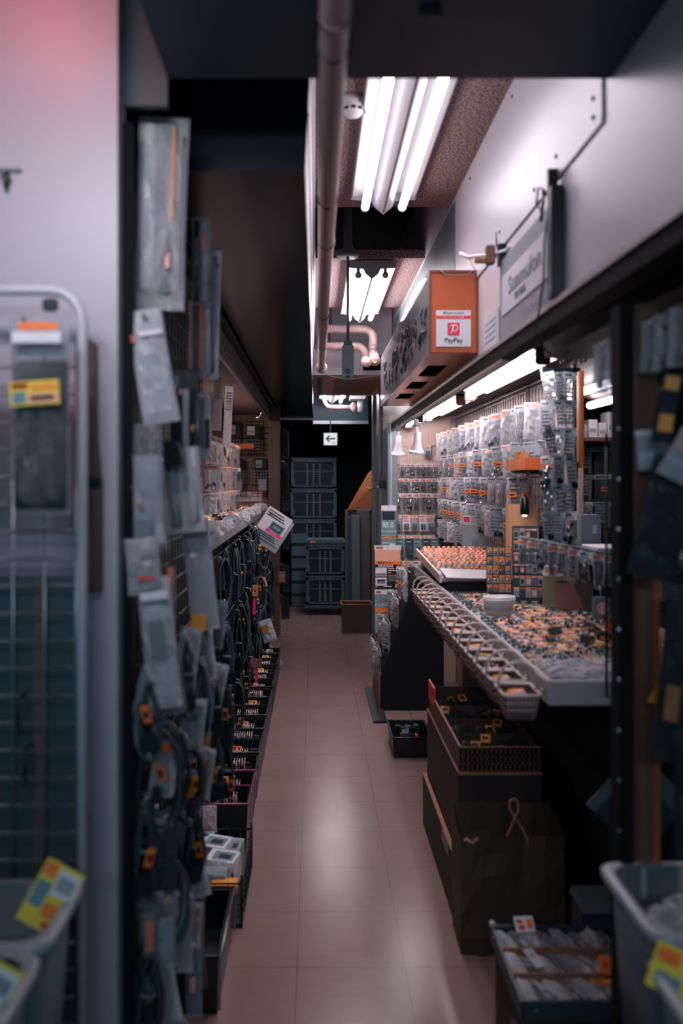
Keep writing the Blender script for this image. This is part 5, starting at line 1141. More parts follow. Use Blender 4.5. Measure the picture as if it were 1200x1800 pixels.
lbag('narrow bag of dark and red sticks beside the tall tubes', -.243, 1.80, 1.93, .040, .19, .02, film_c, [('rod', .1, .4, .05, .95, black_pl), ('rod', .5, .8, .05, .95, lgrey), ('face', .5, .6, .2, .4, red)], .2)
lbag('hanging strip of pens with red barrels, below the narrow sticks', -.252, 1.82, 1.76, .052, .17, .02, film_c, [('rod', .06, .25, .05, .9, salmonp), ('rod', .3, .5, .1, .95, black_pl), ('rod', .55, .7, .0, .9, orange), ('rod', .75, .95, .05, .97, lgrey)], .2)
lbag('long thin clear packet hanging outermost above the rail', -.228, 1.95, 1.90, .024, .30, .012, film_w, [('rod', .25, .6, .05, .95, mgrey), ('rod', .6, .8, .1, .6, wood)], .1, None, .03)
lbag('tilted grey envelope bag with a red dot on the left curtain', -.308, 1.50, 1.672, .066, .205, .02, film_w, [('card', .05, .95, .03, .97, lgrey), ('face', .08, .14, .22, .28, red), ('face', .45, .6, .06, .09, black_pl), ('face', .3, .9, .2, .24, paper)], .15, None, -.17)
lbag('shiny clear bag of a pale carton below the grey envelope', -.308, 1.50, 1.468, .068, .225, .03, film_c, [('box', .12, .95, .25, .97, mat('pale_carton', '8f9098', 0.5)), ('face', .3, .42, .62, .66, brown_print), ('face', .2, .6, .75, .9, mgrey)], .15, None, -.05)
lbag('dark box bag with a silver stripe and yellow dots', -.276, 1.78, 1.602, .062, .20, .025, film_d, [('box', .08, .92, .06, .97, dgrey), ('face', .42, .62, .22, .95, lgrey), ('face', .3, .38, .22, .28, amber), ('face', .7, .78, .6, .66, amber)], .2)
lbag('white labelled box bag with a black bar, deeper in the curtain', -.272, 2.05, 1.585, .042, .175, .02, film_c, [('box', .08, .92, .04, .97, paper), ('face', .2, .5, .1, .8, mgrey), ('face', .55, .8, .4, .8, ink)], .25)
lbag('pair of clear tapered tubes halfway down the left curtain', -.276, 1.72, 1.435, .078, .175, .025, film_w, [('rod', .10, .42, .05, .92, lgrey), ('rod', .55, .88, .02, .88, white)], .15, None, -.08)
lbag('black roll bag below the dark box bag', -.284, 1.66, 1.445, .05, .05, .03, film_d, [('box', .1, .9, .1, .9, black_rub)], .2)
lbag('long grey bag with printed red letters low on the curtain', -.306, 1.48, 1.266, .060, .10, .02, film_w, [('card', .05, .95, .05, .95, mgrey), ('face', .3, .8, .66, .72, red)], .15, None, -.08)
lbag('very long pale carton bag leaning out of the curtain', -.290, 1.50, 1.195, .060, .235, .03, film_w, [('box', .08, .92, .05, .97, lgrey), ('face', .25, .7, .32, .60, mgrey), ('face', .1, .9, .1, .16, paper)], .15, None, -.10)
lbag('tall white bag ending in an orange card', -.258, 1.80, 1.285, .060, .24, .02, film_w, [('card', .06, .94, .03, .97, lgrey), ('face', .2, .4, .3, .34, white), ('face', .3, .36, .1, .14, orange)], .2, None, -.10)
price_card('price_card', 'plain orange card at the foot of the tall white bag', (-.246, 1.772, 1.068), (0, .12, .1), .034, .034, amber, [])
lbag('slim orange-barrelled tool bag between the pale cartons', -.277, 1.60, 1.205, .022, .20, .012, film_c, [('rod', .2, .7, .02, .35, orange), ('rod', .3, .6, .35, .95, dgrey)], .2)
lbag('grey cable bag behind the slim orange tool', -.262, 1.95, 1.18, .05, .24, .03, film_w, [('coil', .1, .9, .05, .55, mgrey), ('coil', .1, .9, .5, .97, lgrey)], .2)
# cable coils and accessories lower on the curtain
GC = 'coiled cables on the left grid panel'
def coil(label, loc, r, rz, m, n=5, tagm=None, yaw=.3, group=GC, th=.0042, kind='coil'):
    """a coil of cable, or a narrow tied hank, or a flat adapter with its lead"""
    t = thing('cable_coil', label, 'cable', loc, (0, 0, yaw), group)
    rnd = random.Random(int(abs(loc[0]) * 1000 + loc[1] * 100 + loc[2] * 77))
    c = MB()
    if kind == 'hank': r *= .42
    for q in range(n + (2 if kind == 'hank' else 0)):
        rr, oz = r * rnd.uniform(.72, 1.1), rnd.uniform(-.012, .012); ox, kx = rnd.uniform(-.006, .006), rnd.uniform(.86, 1.05)
        c.tube([(ox + rr * math.cos(a * PI / 10) * (1 - .55 * math.sin(a * PI / 10) * (kind == 'hank')) + rnd.uniform(-.003, .003), -.012 + .006 * q, -rz + oz + rz * .94 * kx * math.sin(a * PI / 10)) for a in range(20)], th * rnd.uniform(.8, 1.1), m if q % 3 else dgrey, 6, True)
    c.build('loops', t)
    zt = -rz * (1.0 if kind == 'hank' else 1.85)
    MB().tube([(-r * .6 if kind == 'hank' else -.006, -.018, zt), (r * .6 if kind == 'hank' else .006, -.02, zt - .002), (r * .6 if kind == 'hank' else .007, .026, zt), (-r * .6 if kind == 'hank' else -.006, .026, zt)], .003, mgrey, 6, True).build('tie', t)
    p = MB(); x = rnd.uniform(-.01, .01); z = -rz * rnd.uniform(1.0, 1.5)
    p.rbx(x - .008, x + .008, -.024, -.008, z - .03, z, black_pl, .003); p.tube([(x, -.016, z - .03), (x, -.016, z - .048)], .004, silver, 8)
    if kind == 'hank': p.rbx(x - .016, x + .014, -.03, -.012, -rz * 1.9, -rz * 1.45, black_pl, .004)
    p.build('plug', t)
    MB().tube([(0, 0, -.002), (0, .012, .006), (-.03, .03, .004)] if group != GC else [(0, 0, -.002), (0, .012, .004), ((-.352 - loc[0]) * .98, .03 + .3 * (loc[0] + .352), .004)], .0022, steel, 6).build('hook', t)
    if tagm:
        k = MB(); Rz = Matrix.Rotation(rnd.uniform(-.5, .5), 4, 'Y') @ Matrix.Rotation(rnd.uniform(-.7, .7), 4, 'Z'); Tz = Matrix.Translation((rnd.uniform(-.012, .012), -.028, -rz * rnd.uniform(.7, 1.5))) @ Rz
        k.rbx(-.007, .008, -.0008, .0008, -.018, .014, tagm, .0005, Tz); k.bx(-.004, .005, -.0014, -.0008, -.010, .004, ink, Tz); k.build('price_tag', t)
    return t
CL = [(-.300, 1.50, 1.03, .036, .065, mgrey, orange, 'grey coil with an orange tag, highest in the near coil column'), (-.262, 1.70, 1.06, .030, .07, lgrey, None, 'pale grey coil beside the near coil column'), (-.285, 1.55, .925, .046, .085, black_rub, orange, 'wide black coil with a tall orange tag'), (-.250, 1.85, .97, .034, .07, mgrey, None, 'grey coil behind the wide black coil'), (-.300, 1.50, .80, .038, .075, dgrey, orange, 'dark grey coil with orange tag at knee-high left'), (-.262, 1.72, .84, .034, .075, black_rub, amber, 'black coil with amber tag, second from the pillar'),
      (-.245, 2.05, .90, .032, .07, black_rub, None, 'plain black coil deeper along the grid'), (-.245, 2.05, .76, .034, .075, dgrey, amber, 'dark coil with amber tag deeper along the grid'), (-.285, 1.58, .665, .042, .08, mgrey, None, 'grey coil above the mesh bags'), (-.262, 1.80, .67, .034, .07, black_rub, orange, 'black coil with orange tag above the brown tube'), (-.240, 2.25, .98, .030, .07, black_rub, None, 'black coil near the shelf end'), (-.240, 2.25, .82, .032, .07, dgrey, amber, 'dark coil with amber tag near the shelf end'), (-.300, 1.50, .54, .040, .07, black_rub, None, 'black coil over the white carton'), (-.245, 2.3, .66, .03, .07, black_rub, orange, 'lowest tagged coil near the shelf end')]
for q, (x, y, z, r, rz, m, tg, lab) in enumerate(CL): coil(lab, (x, y, z), r * 1.1, rz * 1.15, m, 5, tg, kind='coil' if q in (2, 5, 8) else 'hank')
lq = random.Random(77)
for j, z in enumerate((1.06, .90, .745, .60, .46)):
    for i in range(4 if j < 2 else 3 if j == 2 else 2):
        w, h = lq.uniform(.036, .055), lq.uniform(.12, .17); y = 1.60 + .19 * i + lq.uniform(-.03, .03)
        m1, m2 = lq.choice([black_pl, dgrey, mgrey, lgrey]), lq.choice([orange, salmonp, mgrey, lgrey, teal_print])
        lbag(f'{["grey","dark","pale","smoky","plain"][(i + j) % 5]} small packet on the left grid, {["top","second","middle","fourth","lowest"][j]} coil row, {ORD[i]} from the pillar', -.285 + .011 * i + lq.uniform(-.008, .02), y, z, w, h, .02, film_w if (i + j) % 3 else film_c, [('box', .1, .9, .08, .55, m1), ('box', .2, .8, .5, .95, lq.choice([mgrey, black_pl, lgrey])), ('face', .25, .6, .2, .32, m2)], lq.uniform(-.1, .4), None, lq.uniform(-.2, .2), 'hanging_bag', 'bag', 'small packets among the coils on the left grid')
t = thing('amber_tag_bag', 'shiny small bag with a large amber card hanging over the floor bins', 'bag', (-.258, 2.02, .815), (0, .15, .1))
pouch_mb(.028, .06, .012, film_w, 9).build('pouch', t); MB().rbx(-.02, .018, -.009, -.007, -.095, -.05, amber, .0006).build('price_card', t); MB().tube([(0, 0, 0), (-.05, .01, .01)], .002, steel, 6).build('hook', t)
lbag('mesh bag of dark plugs low in the left curtain', -.290, 1.54, .735, .075, .12, .03, film_d, [('box', .1, .5, .1, .5, dgrey), ('box', .5, .9, .4, .9, mgrey), ('face', .3, .5, .2, .4, orange)], .15)
lbag('clear bag of grey plugs below the mesh bag', -.288, 1.54, .605, .070, .13, .03, film_c, [('box', .1, .5, .1, .6, mgrey), ('box', .5, .9, .3, .9, lgrey)], .15)
lbag('narrow orange-striped bag near the floor on the left', -.296, 1.50, .60, .022, .085, .014, film_c, [('box', .2, .8, .2, .95, orange)], .1)
lbag('white upright carton bag at the bottom left of the curtain', -.292, 1.56, .472, .046, .16, .02, film_c, [('box', .05, .95, .05, .98, lgrey), ('face', .2, .8, .5, .54, mgrey), ('face', .2, .5, .6, .64, mgrey)], .1)
lbag('second pale carton bag lowest on the curtain', -.262, 1.58, .36, .044, .14, .02, film_c, [('box', .05, .95, .05, .98, mgrey), ('face', .15, .85, .3, .5, teal_print)], .1)
lbag('grey-teal packet beside the brown tube', -.262, 1.68, .545, .036, .16, .02, film_w, [('card', .05, .95, .05, .95, teal_print), ('face', .2, .7, .4, .5, amber)], .1)
lbag('small packet with a rusty label right of the white carton', -.248, 1.72, .42, .034, .15, .02, film_c, [('card', .05, .95, .05, .95, mgrey), ('face', .3, .6, .4, .6, salmonp)], .1)
tb_ = tag(MB().tube([(0, 0, 0), (-.006, -.01, -.09), (-.004, -.03, -.20), (0.01, -.05, -.28)], [.013, .0145, .012, .010], mat('brown_tube', '6d5650', 0.5), 12).build('brown_tube'), 'pale brown soft tube hanging beside the wire basket', 'tube'); tb_.location = (-.258, 1.92, .52)
MB().tube([(0, 0, 0), (-.04, .01, .02), (-.09, .01, .02)], .002, steel, 6).build('hook', tb_)

# ------------------------------------------------------------------ left floor row
fr = random.Random(12)
for k in range(15):
    y = 3.12 + .19 * k
    t = thing('parts_bin', f'black open parts bin on the floor, {ORD[k]} from the wire basket', 'bin', (-.365, y, 0), (0, 0, fr.uniform(-.02, .02)), 'black parts bins along the left floor')
    open_bin(t, .245, .178, .19 + (.01 if k % 3 == 0 else 0), black_pl, rim=mat('magenta_edge', '7a2050', 0.4) if k in (0, 1) else black_rub)
    p = MB()
    for q in range(16):
        x, yy = fr.uniform(-.09, .08), fr.uniform(-.06, .05); p.rbx(x, x + .03, yy, yy + .02, .06, fr.uniform(.13, .185), fr.choice([black_pl, black_rub, dgrey, black_pl, mgrey]), .003)
    p.build('black_parts', t)['kind'] = 'stuff'
    p = MB()
    for q in range(20): p.tube([(-.03 + .011 * (q % 10), (-.04 if k % 2 else .02) + .03 * (q // 10), .13), (-.03 + .011 * (q % 10), (-.04 if k % 2 else .02) + .03 * (q // 10) , .192)], .0022, silver if q % 3 else salmonp, 5)
    p.build('metal_pins', t)
    if k > 0:
        for q in range(1 + k % 2):
            c = MB(); c.rbx(-.022, .022, -.001, .001, -.012, .014, amber if k % 3 else orange, .0005); c.bx(-.016, -.004, -.0016, -.001, -.006, .007, ink); c.bx(.003, .014, -.0016, -.001, -.006, .007, ink)
            c.build('price_tag', t, (-.075 + .10 * q + fr.uniform(-.01, .01), -.045 + .05 * q, .185), (-.7, 0, fr.uniform(-.4, .3)))
t = thing('wire_basket', 'wire basket of white cartons on the left floor', 'basket', (-.325, 2.77, 0))
b = MB()
for z in (.004, .035, .07, .10, .135): b.tube([(-.10, -.20, z), (.10, -.20, z), (.10, .20, z), (-.10, .20, z)], .0035 if z in (.004, .135) else .0018, dsteel, 6, True)
for k in range(11):
    y = -.20 + .04 * k
    for s in (-.10, .10): b.tube([(s, y, .004), (s, y, .135)], .0018, dsteel, 5)
for k in range(6):
    x = -.10 + .04 * k; b.tube([(x, -.20, .135), (x, -.20, .004), (x, .20, .004), (x, .20, .135)], .0018, dsteel, 5)
b.build('wire_body', t)
for x in (-.10, .10):
    for y in (-.20, .20): MB().tube([(x, y, 0), (x, y, .16)], .004, dsteel, 6).build('corner_post', t)
MB().bx(-.097, .097, -.197, .197, .004, .01, black_rub).build('bottom_mat', t)
for k, (x, y, z, w, d, h, rz, m, lab) in enumerate([(-.335, 2.84, .105, .10, .075, .075, -.35, paper, 'white carton with black print at the back of the wire basket'), (-.30, 2.745, .10, .10, .07, .07, -.3, paper, 'white carton with a dark stripe in the middle of the wire basket'), (-.375, 2.88, .105, .06, .05, .08, .1, lgrey, 'small grey carton with two holes in the wire basket'), (-.275, 2.86, .08, .05, .09, .08, -.2, lgrey, 'upright pale carton against the wire basket side')]):
    c = tag(MB().rbx(-w / 2, w / 2, -d / 2, d / 2, -h / 2 - .02, h / 2, m, .002).build('white_carton'), lab, 'carton', 'cartons in the wire basket'); c.location = (x, y, z + .01); c.rotation_euler = (.15, 0, rz)
    p = MB(); p.bx(-w * .3, w * .4, -d * .3, d * .3, h / 2, h / 2 + .001, teal_print); p.bx(-w * .1, w * .3, -d * .2, d * .1, h / 2 + .001, h / 2 + .002, ink); p.bx(-w * .5 - .001, w * .5 + .001, -d * .5 - .001, -d * .5 + .001, -.015, -.005, ink); p.build('print', c)
b = crumple_mb(.10, .10, .05, film_c, 33, .3, 3).build('clear_bag'); tag(b, 'shiny clear bag over the orange packet in the wire basket', 'bag'); b.location = (-.315, 2.66, .11); MB().rbx(-.04, .035, -.04, .03, .005, .025, lgrey, .003).build('contents', b)
b = tag(MB().rbx(-.04, .045, -.03, .03, 0, .03, amber, .004).build('amber_packet'), 'flat amber packet at the front of the wire basket', 'packet'); b.location = (-.285, 2.605, .095); MB().bx(-.03, .0, -.031, -.03, .006, .022, paper).build('label', b)
b = tag(pouch_mb(.06, .09, .02, film_w, 14).build('pink_packet'), 'pinkish packet standing behind the cartons of the wire basket', 'packet'); b.location = (-.372, 2.93, .235); b.rotation_euler = (-.2, 0, .1); MB().bx(-.02, .02, -.001, .001, -.08, -.02, salmonp).build('insert', b)
t = thing('black_crate', 'black open crate on the floor in front of the wire basket', 'crate', (-.325, 2.33, 0))
open_bin(t, .155, .36, .15, black_pl, .005, .97, dsteel)
w_ = MB(); w_.tube([(.082, -.19, .02), (.084, -.19, .155), (.084, .19, .155), (.082, .19, .02)], .003, steel, 6); w_.build('wire_handle', t)
MB().bx(-.07, .07, -.17, .17, .006, .04, black_rub).build('foam_base', t)

# ------------------------------------------------------------------ left shop
sh = thing('display_shelf', 'shelf of the left shop with orange packets and cables hung from its edge', 'shelf', (-.40, 3.0, 0))
MB().rbx(-.60, .0, .0, 3.9, 1.10, 1.125, mat('shelf_grey', '4e5054', 0.5), .003).build('shelf_board', sh)
MB().rbx(-.002, .012, .0, 3.9, 1.10, 1.155, acryl, .002).build('front_lip', sh)
MB().bx(-.60, -.105, .05, 3.85, 0, 1.10, black_matte).build('cabinet_body', sh)
for j in range(3): MB().tube([(.022, .05, 1.075 - .29 * j), (.022, 3.85, 1.075 - .29 * j)], .003, dsteel, 6).build('hanging_rod', sh)
bb = MB()
for j in range(3):
    for y in (.1, 1.3, 2.5, 3.8): bb.tube([(-.03, y, 1.075 - .29 * j), (.022, y, 1.075 - .29 * j)], .003, dsteel, 6)
bb.build('rod_bracket', sh)
up = MB(); up.bx(-.03, -.005, .9, .93, 0, 1.1, black_pl); up.build('upright', sh)
for k in range(36):
    i, j = k % 3, k // 3
    pr = (CP[0], CP[2], CP[1], CP[5])[k % 4]
    inst(pr, (-.465 - .075 * i + random.uniform(-.015, .015), 3.25 + .31 * j + random.uniform(-.04, .04), 1.127), (.2, 0, random.uniform(-1, 1)), f'{CN[(0,2,1,5)[k % 4]]} on the left shelf, {ORD[j]} from its near end, {["front","middle","back"][i]}', 'packet', 'packets lying on the left shelf', (2.2, 2.0, 2.6))
for k in range(12):
    y = 3.1 + .31 * k; b = crumple_mb(.07, .12, .06, film_w, 150 + k, .4, 2).build('clear_bag'); tag(b, f'crumpled clear bag on the left shelf edge, {ORD[k]} from the near end', 'bag', 'clear bags on the left shelf edge'); b.location = (-.425, y, 1.127); b.rotation_euler = (0, 0, k); MB().rbx(-.02, .02, -.02, .02, .01, .03, [lgrey, dgrey, salmonp][k % 3], .003).build('contents', b)
GH = 'dark cables hanging from the left shelf'
lr = random.Random(31)
for j in range(3):
    n = 13
    for k in range(n):
        y = 3.12 + .29 * k + lr.uniform(-.04, .04); m = lr.choice([black_rub, black_rub, black_pl, dgrey])
        tg = [None, amber, None, orange, None, None, amber][(k + 2 * j) % 7]
        coil(f'dark cable coil{(" with amber tag" if tg is amber else " with orange tag") if tg else ""} under the left shelf, {["top","middle","bottom"][j]} row, {ORD[k]} along', (-.366 + lr.uniform(0, .03), y, 1.078 - .29 * j), lr.uniform(.030, .045), lr.uniform(.09, .15), m, 4, tg, .5 + lr.uniform(-.6, .5), GH, .0048, 'coil' if (k + j) % 4 == 0 else 'hank')
t = thing('chrome_ring_lead', 'lead with a round chrome ring hung at the left shelf edge', 'cable', (-.335, 4.55, 1.13))
MB().tube([(.026 * math.cos(a * PI / 10), 0, -.055 + .04 * math.sin(a * PI / 10)) for a in range(20)], .0025, chrome, 6, True).build('ring', t); MB().tube([(0, 0, -.095), (.006, 0, -.18), (.0, .0, -.28)], .004, dgrey, 6).build('lead', t); MB().tube([(0, 0, -.015), (-.04, 0, .0)], .002, steel, 6).build('hook', t)
for (x, y, z, ln, lab) in ((-.29, 4.0, .80, .075, 'upper fluorescent pink strip tag among the dark cables'), (-.305, 4.35, .40, .085, 'lower fluorescent pink strip tag below the brown card')):
    c = tag(MB().rbx(-.007, .007, -.001, .001, -ln, 0, pink, .0004).build('pink_tag'), lab, 'tag', 'pink strip tags on the dark cables'); c.location = (x, y, z); MB().tube([(0, 0, 0), (-.02, .0, .05), (-.08, .0, .06)], .0014, steel, 5).build('string', c)
price_card('price_card', 'blank brown card above the lower pink strip', (-.305, 4.33, .425), (0, 0, .05), .062, .045, mat('brown_card', '7a5248', 0.6), [])
price_card('price_card', 'orange bordered card above the upper pink strip', (-.285, 4.0, .84), (0, .08, .05), .024, .055, amber, [(.2, .8, .2, .8, orange), (.3, .7, .4, .6, ink)])
price_card('price_card', 'small tilted amber card among cables near the post', (-.325, 5.3, .72), (0, -.3, .05), .034, .06, paper, [(.1, .9, .1, .9, amber), (.3, .7, .3, .7, ink)])
b = lbag('white packet with a brown square low among the cables', -.315, 5.2, .50, .085, .14, .02, film_w, [('card', .05, .95, .03, .97, lgrey), ('face', .1, .6, .2, .55, brown_print)], .1, None, -.3, 'hanging_bag', 'bag', 'white packet among the cables')
# tilted info card on the post
t = thing('info_pad', 'tilted white product pad with a pink stripe held out from the left post', 'pad', (-.265, 5.2, 1.055), (0, math.radians(33), .05))
MB().rbx(-.075, .095, -.004, .004, -.115, .105, lgrey, .002).build('backing_card', t)
f = MB(); f.rbx(-.095, .075, -.009, -.004, -.080, .118, paper, .001); f.build('front_sheet', t)
p = MB()
p.bx(-.093, .073, -.0098, -.009, -.078, -.030, greyp)
for q in range(3): p.bx(-.085, .04 + .01 * q, -.0104, -.0098, -.042 - .013 * q, -.036 - .013 * q, ink)
p.bx(-.03, .06, -.0098, -.009, -.005, .05, teal_print); p.bx(-.022, .05, -.0104, -.0098, .002, .043, dgrey); p.bx(-.012, .042, -.011, -.0104, .010, .035, teal_print)
p.bx(-.04, .073, -.0104, -.009, -.024, -.006, pink); p.bx(-.0, .073, -.0104, -.009, -.030, -.024, amber)
for q in range(3): p.bx(-.085, .02 + .012 * q, -.0098, -.009, .098 - .016 * q, .104 - .016 * q, ink)
p.build('print', t)
letters('lettering', '電子工作', .022, ink, t, (-.03, -.0102, .078)); letters('lettering', '在庫あり', .014, paper, t, (.015, -.0112, -.015))
MB().tube([(-.05, .004, -.04), (-.09, .03, -.06), (-.12, .4, -.08)], .003, steel, 6).build('arm', t)
# end wall of the left shop
gp = thing('wire_grid', 'wire grid with small baskets on the end wall of the left shop', 'grid panel', (-.60, 7.32, 1.22))
g = MB()
for k in range(9): g.tube([(-.20 + .05 * k, 0, 0), (-.20 + .05 * k, 0, .68)], .002, dsteel, 4)
for k in range(14): g.tube([(-.20, 0, .05 * k), (.20, 0, .05 * k)], .002, dsteel, 4)
g.build('wire_mesh', gp)
for (x, z, w, h, lab) in ((-.70, 1.60, .155, .105, 'upper wire wall basket farther from the post'), (-.535, 1.60, .155, .105, 'upper wire wall basket nearer the post'), (-.665, 1.335, .14, .105, 'lower wire wall basket farther from the post'), (-.47, 1.335, .15, .105, 'lower wire wall basket nearer the post')):
    t = thing('wall_basket', lab, 'basket', (x, 7.30, z), (0, 0, 0), 'wire baskets on the left end wall'); b = MB(); wb = mat('white_wire', 'b4a8a8', 0.4)
    for k in range(7): b.tube([(-w / 2 + w * k / 6, -.07, h), (-w / 2 + w * k / 6, -.06, 0), (-w / 2 + w * k / 6, 0, 0)], .0016, wb, 4)
    for q in range(5): b.tube([(-w / 2, 0, h * q / 4), (-w / 2, -.06 - .01 * q / 4, h * q / 4), (w / 2, -.06 - .01 * q / 4, h * q / 4), (w / 2, 0, h * q / 4)], .0016, wb, 4)
    b.build('wire_body', t); MB().bx(-w / 2, w / 2, -.06, 0, -.001, .002, wb).build('base', t)
for (x, z, w, h, m, c, lab) in ((-.70, 1.605, .12, .25, black_pl, salmonp, 'dark product pack with a salmon label in the upper wall basket'), (-.535, 1.605, .13, .24, black_pl, paper, 'dark product pack with a white label in the upper wall basket'), (-.66, 1.34, .11, .20, wood, brown_print, 'brown product pack in the lower wall basket'), (-.47, 1.34, .11, .21, black_pl, teal_print, 'dark printed pack in the lower wall basket by the post')):
    c_ = tag(MB().rbx(-w / 2, w / 2, -.015, .01, 0, h, film_d, .004).build('product_pack'), lab, 'packet', 'product packs in the wall baskets'); c_.location = (x, 7.268, z); p = MB(); p.rbx(-w * .46, w * .46, -.010, .006, .005, h * .95, m, .003); p.build('contents', c_); p = MB(); p.bx(-w * .4, w * .1, -.0165, -.0155, h * .6, h * .92, c); p.bx(-w * .35, w * .05, -.0172, -.0165, h * .7, h * .74, ink); p.build('label', c_)
price_card('price_card', 'long orange price strip across the two upper wall baskets', (-.622, 7.222, 1.652), (0, 0, 0), .19, .04, orange, [(.05, .9, .4, .55, red)])
for (x, lab) in ((-.665, 'silver packet clipped below the brown pack basket'), (-.455, 'silver packet clipped below the basket by the post')):
    b = pouch_mb(.075, .10, .02, film_w, int(-x * 100)).build('silver_packet'); tag(b, lab, 'packet', 'silver packets below the wall baskets'); b.location = (x, 7.22, 1.37); MB().bx(-.03, .03, -.001, .001, -.09, -.02, silver).build('contents', b); MB().tube([(0, 0, 0), (0, .02, .02)], .002, steel, 6).build('hook', b)
t = thing('notice_board', 'white notice with pink letters on the left end wall', 'notice', (-.585, 7.34, 1.217))
MB().rbx(-.12, .12, -.004, .004, -.042, .042, paper, .001).build('panel', t); MB().bx(.04, .12, -.0050, -.004, .022, .034, pink).build('stripe', t); letters('lettering', '店内商品', .022, red, t, (-.02, -.0052, -.014)); letters('lettering', 'こちらの商品は', .012, dgrey, t, (-.03, -.0052, .012))
# racks of red and white goods against the left back wall
for j in range(3):
    rod = tag(MB().tube([(-.62, 4.9, 1.62 - .17 * j), (-.62, 6.6, 1.62 - .17 * j)], .003, steel, 6).build('hanging_rod'), f'{["top","middle","lowest"][j]} steel rod of hanging packets inside the left shop', 'rod', 'rods inside the left shop')
    for y in (4.9, 6.6): MB().tube([(-.62, y, 1.62 - .17 * j), (-1.05, y, 1.62 - .17 * j)], .003, steel, 6).build('rod_bracket', rod)
    for k in range(9):
        pr, nm = PK[(6, 2, 0, 5, 2, 6)[(k + j) % 6]]
        inst(pr, (-.62, 5.0 + .19 * k, 1.62 - .17 * j), (0, random.uniform(-.05, .05), .4 + random.uniform(-.3, .3)), f'packet of {nm}, left shop, {["top","middle","lowest"][j]} rod, {ORD[k]} from near end', 'packet', 'packets on the rods of the left shop', (.9, 1, 1.05))
for (x, y, lab, l_) in ((-.48, 4.2, 'long clear strip packet hanging from the left shop ceiling, nearer', .30), (-.50, 4.9, 'long striped clear packet hanging from the left shop ceiling, farther', .34)):
    b = pouch_mb(.055, l_, .015, film_w, int(y * 10)).build('strip_packet'); tag(b, lab, 'packet', 'strip packets under the left shop ceiling'); b.location = (x, y, 1.91); b.rotation_euler = (0, .05, .6)
    p = MB()
    for q in range(7): p.bx(-.02, .02, -.001, .001, -.14 + .016 * q, -.132 + .016 * q, brown_print)
    p.build('printed_stripes', b); MB().tube([(0, 0, 0), (0, 0, .02)], .002, steel, 6).build('hook', b)
# packs on the aisle face of the post and the bundle on the bins
GPp = 'packets on the aisle side of the left post'
for (y, z, h, m, lab) in ((7.38, 1.80, .26, dgrey, 'long dark shiny packet, highest beside the left post'), (7.40, 1.52, .34, dgrey, 'long dark packet, second down beside the left post'), (7.40, 1.20, .12, lgrey, 'short silver packet beside the left post behind the info pad'), (7.38, .98, .24, mgrey, 'grey packet below the info pad beside the post'), (7.36, .62, .24, mgrey, 'grey packet low beside the left post'), (7.38, .34, .2, dgrey, 'lowest dark packet beside the left post')):
    b = pouch_mb(.075, h, .03, film_d, int(z * 50)).build('hanging_packet'); tag(b, lab, 'packet', GPp); b.location = (-.262, y, z); b.rotation_euler = (0, 0, .2); MB().rbx(-.028, .028, -.006, .006, -h * .95, -h * .1, m, .003).build('contents', b); MB().tube([(0, 0, 0), (-.05, .01, .012), (-.14, .03, .012)], .002, steel, 6).build('hook', b)
b = pouch_mb(.075, .10, .03, film_c, 71).build('orange_packet'); tag(b, 'clear packet with orange contents on the left post at knee height', 'packet'); b.location = (-.290, 7.20, .58); MB().rbx(-.025, .025, -.008, .008, -.09, -.025, orange, .004).build('contents', b); MB().tube([(0, 0, 0), (-.02, .05, .01)], .002, steel, 6).build('hook', b)
b = crumple_mb(.17, .17, .17, film('tinsel', 'c8ccd4', .55, .4, .15, 40, .8), 5, .5, 4).build('silver_bundle'); tag(b, 'crumpled silver bundle lying on the last floor bins by the post', 'bag'); b.location = (-.345, 6.10, .0)
p = MB(); rnd = random.Random(2)
for q in range(40): a = rnd.uniform(0, 6.28); r_ = rnd.uniform(.02, .07); p.tube([(r_ * math.cos(a), r_ * math.sin(a), .05), (r_ * math.cos(a) * 1.1, r_ * math.sin(a) * 1.1, .10), (r_ * math.cos(a + .5), r_ * math.sin(a + .5), .13)], .004, silver, 5)
p.build('wires', b); MB().rbx(-.05, -.02, -.09, -.06, .04, .10, orange, .01).build('orange_label', b)

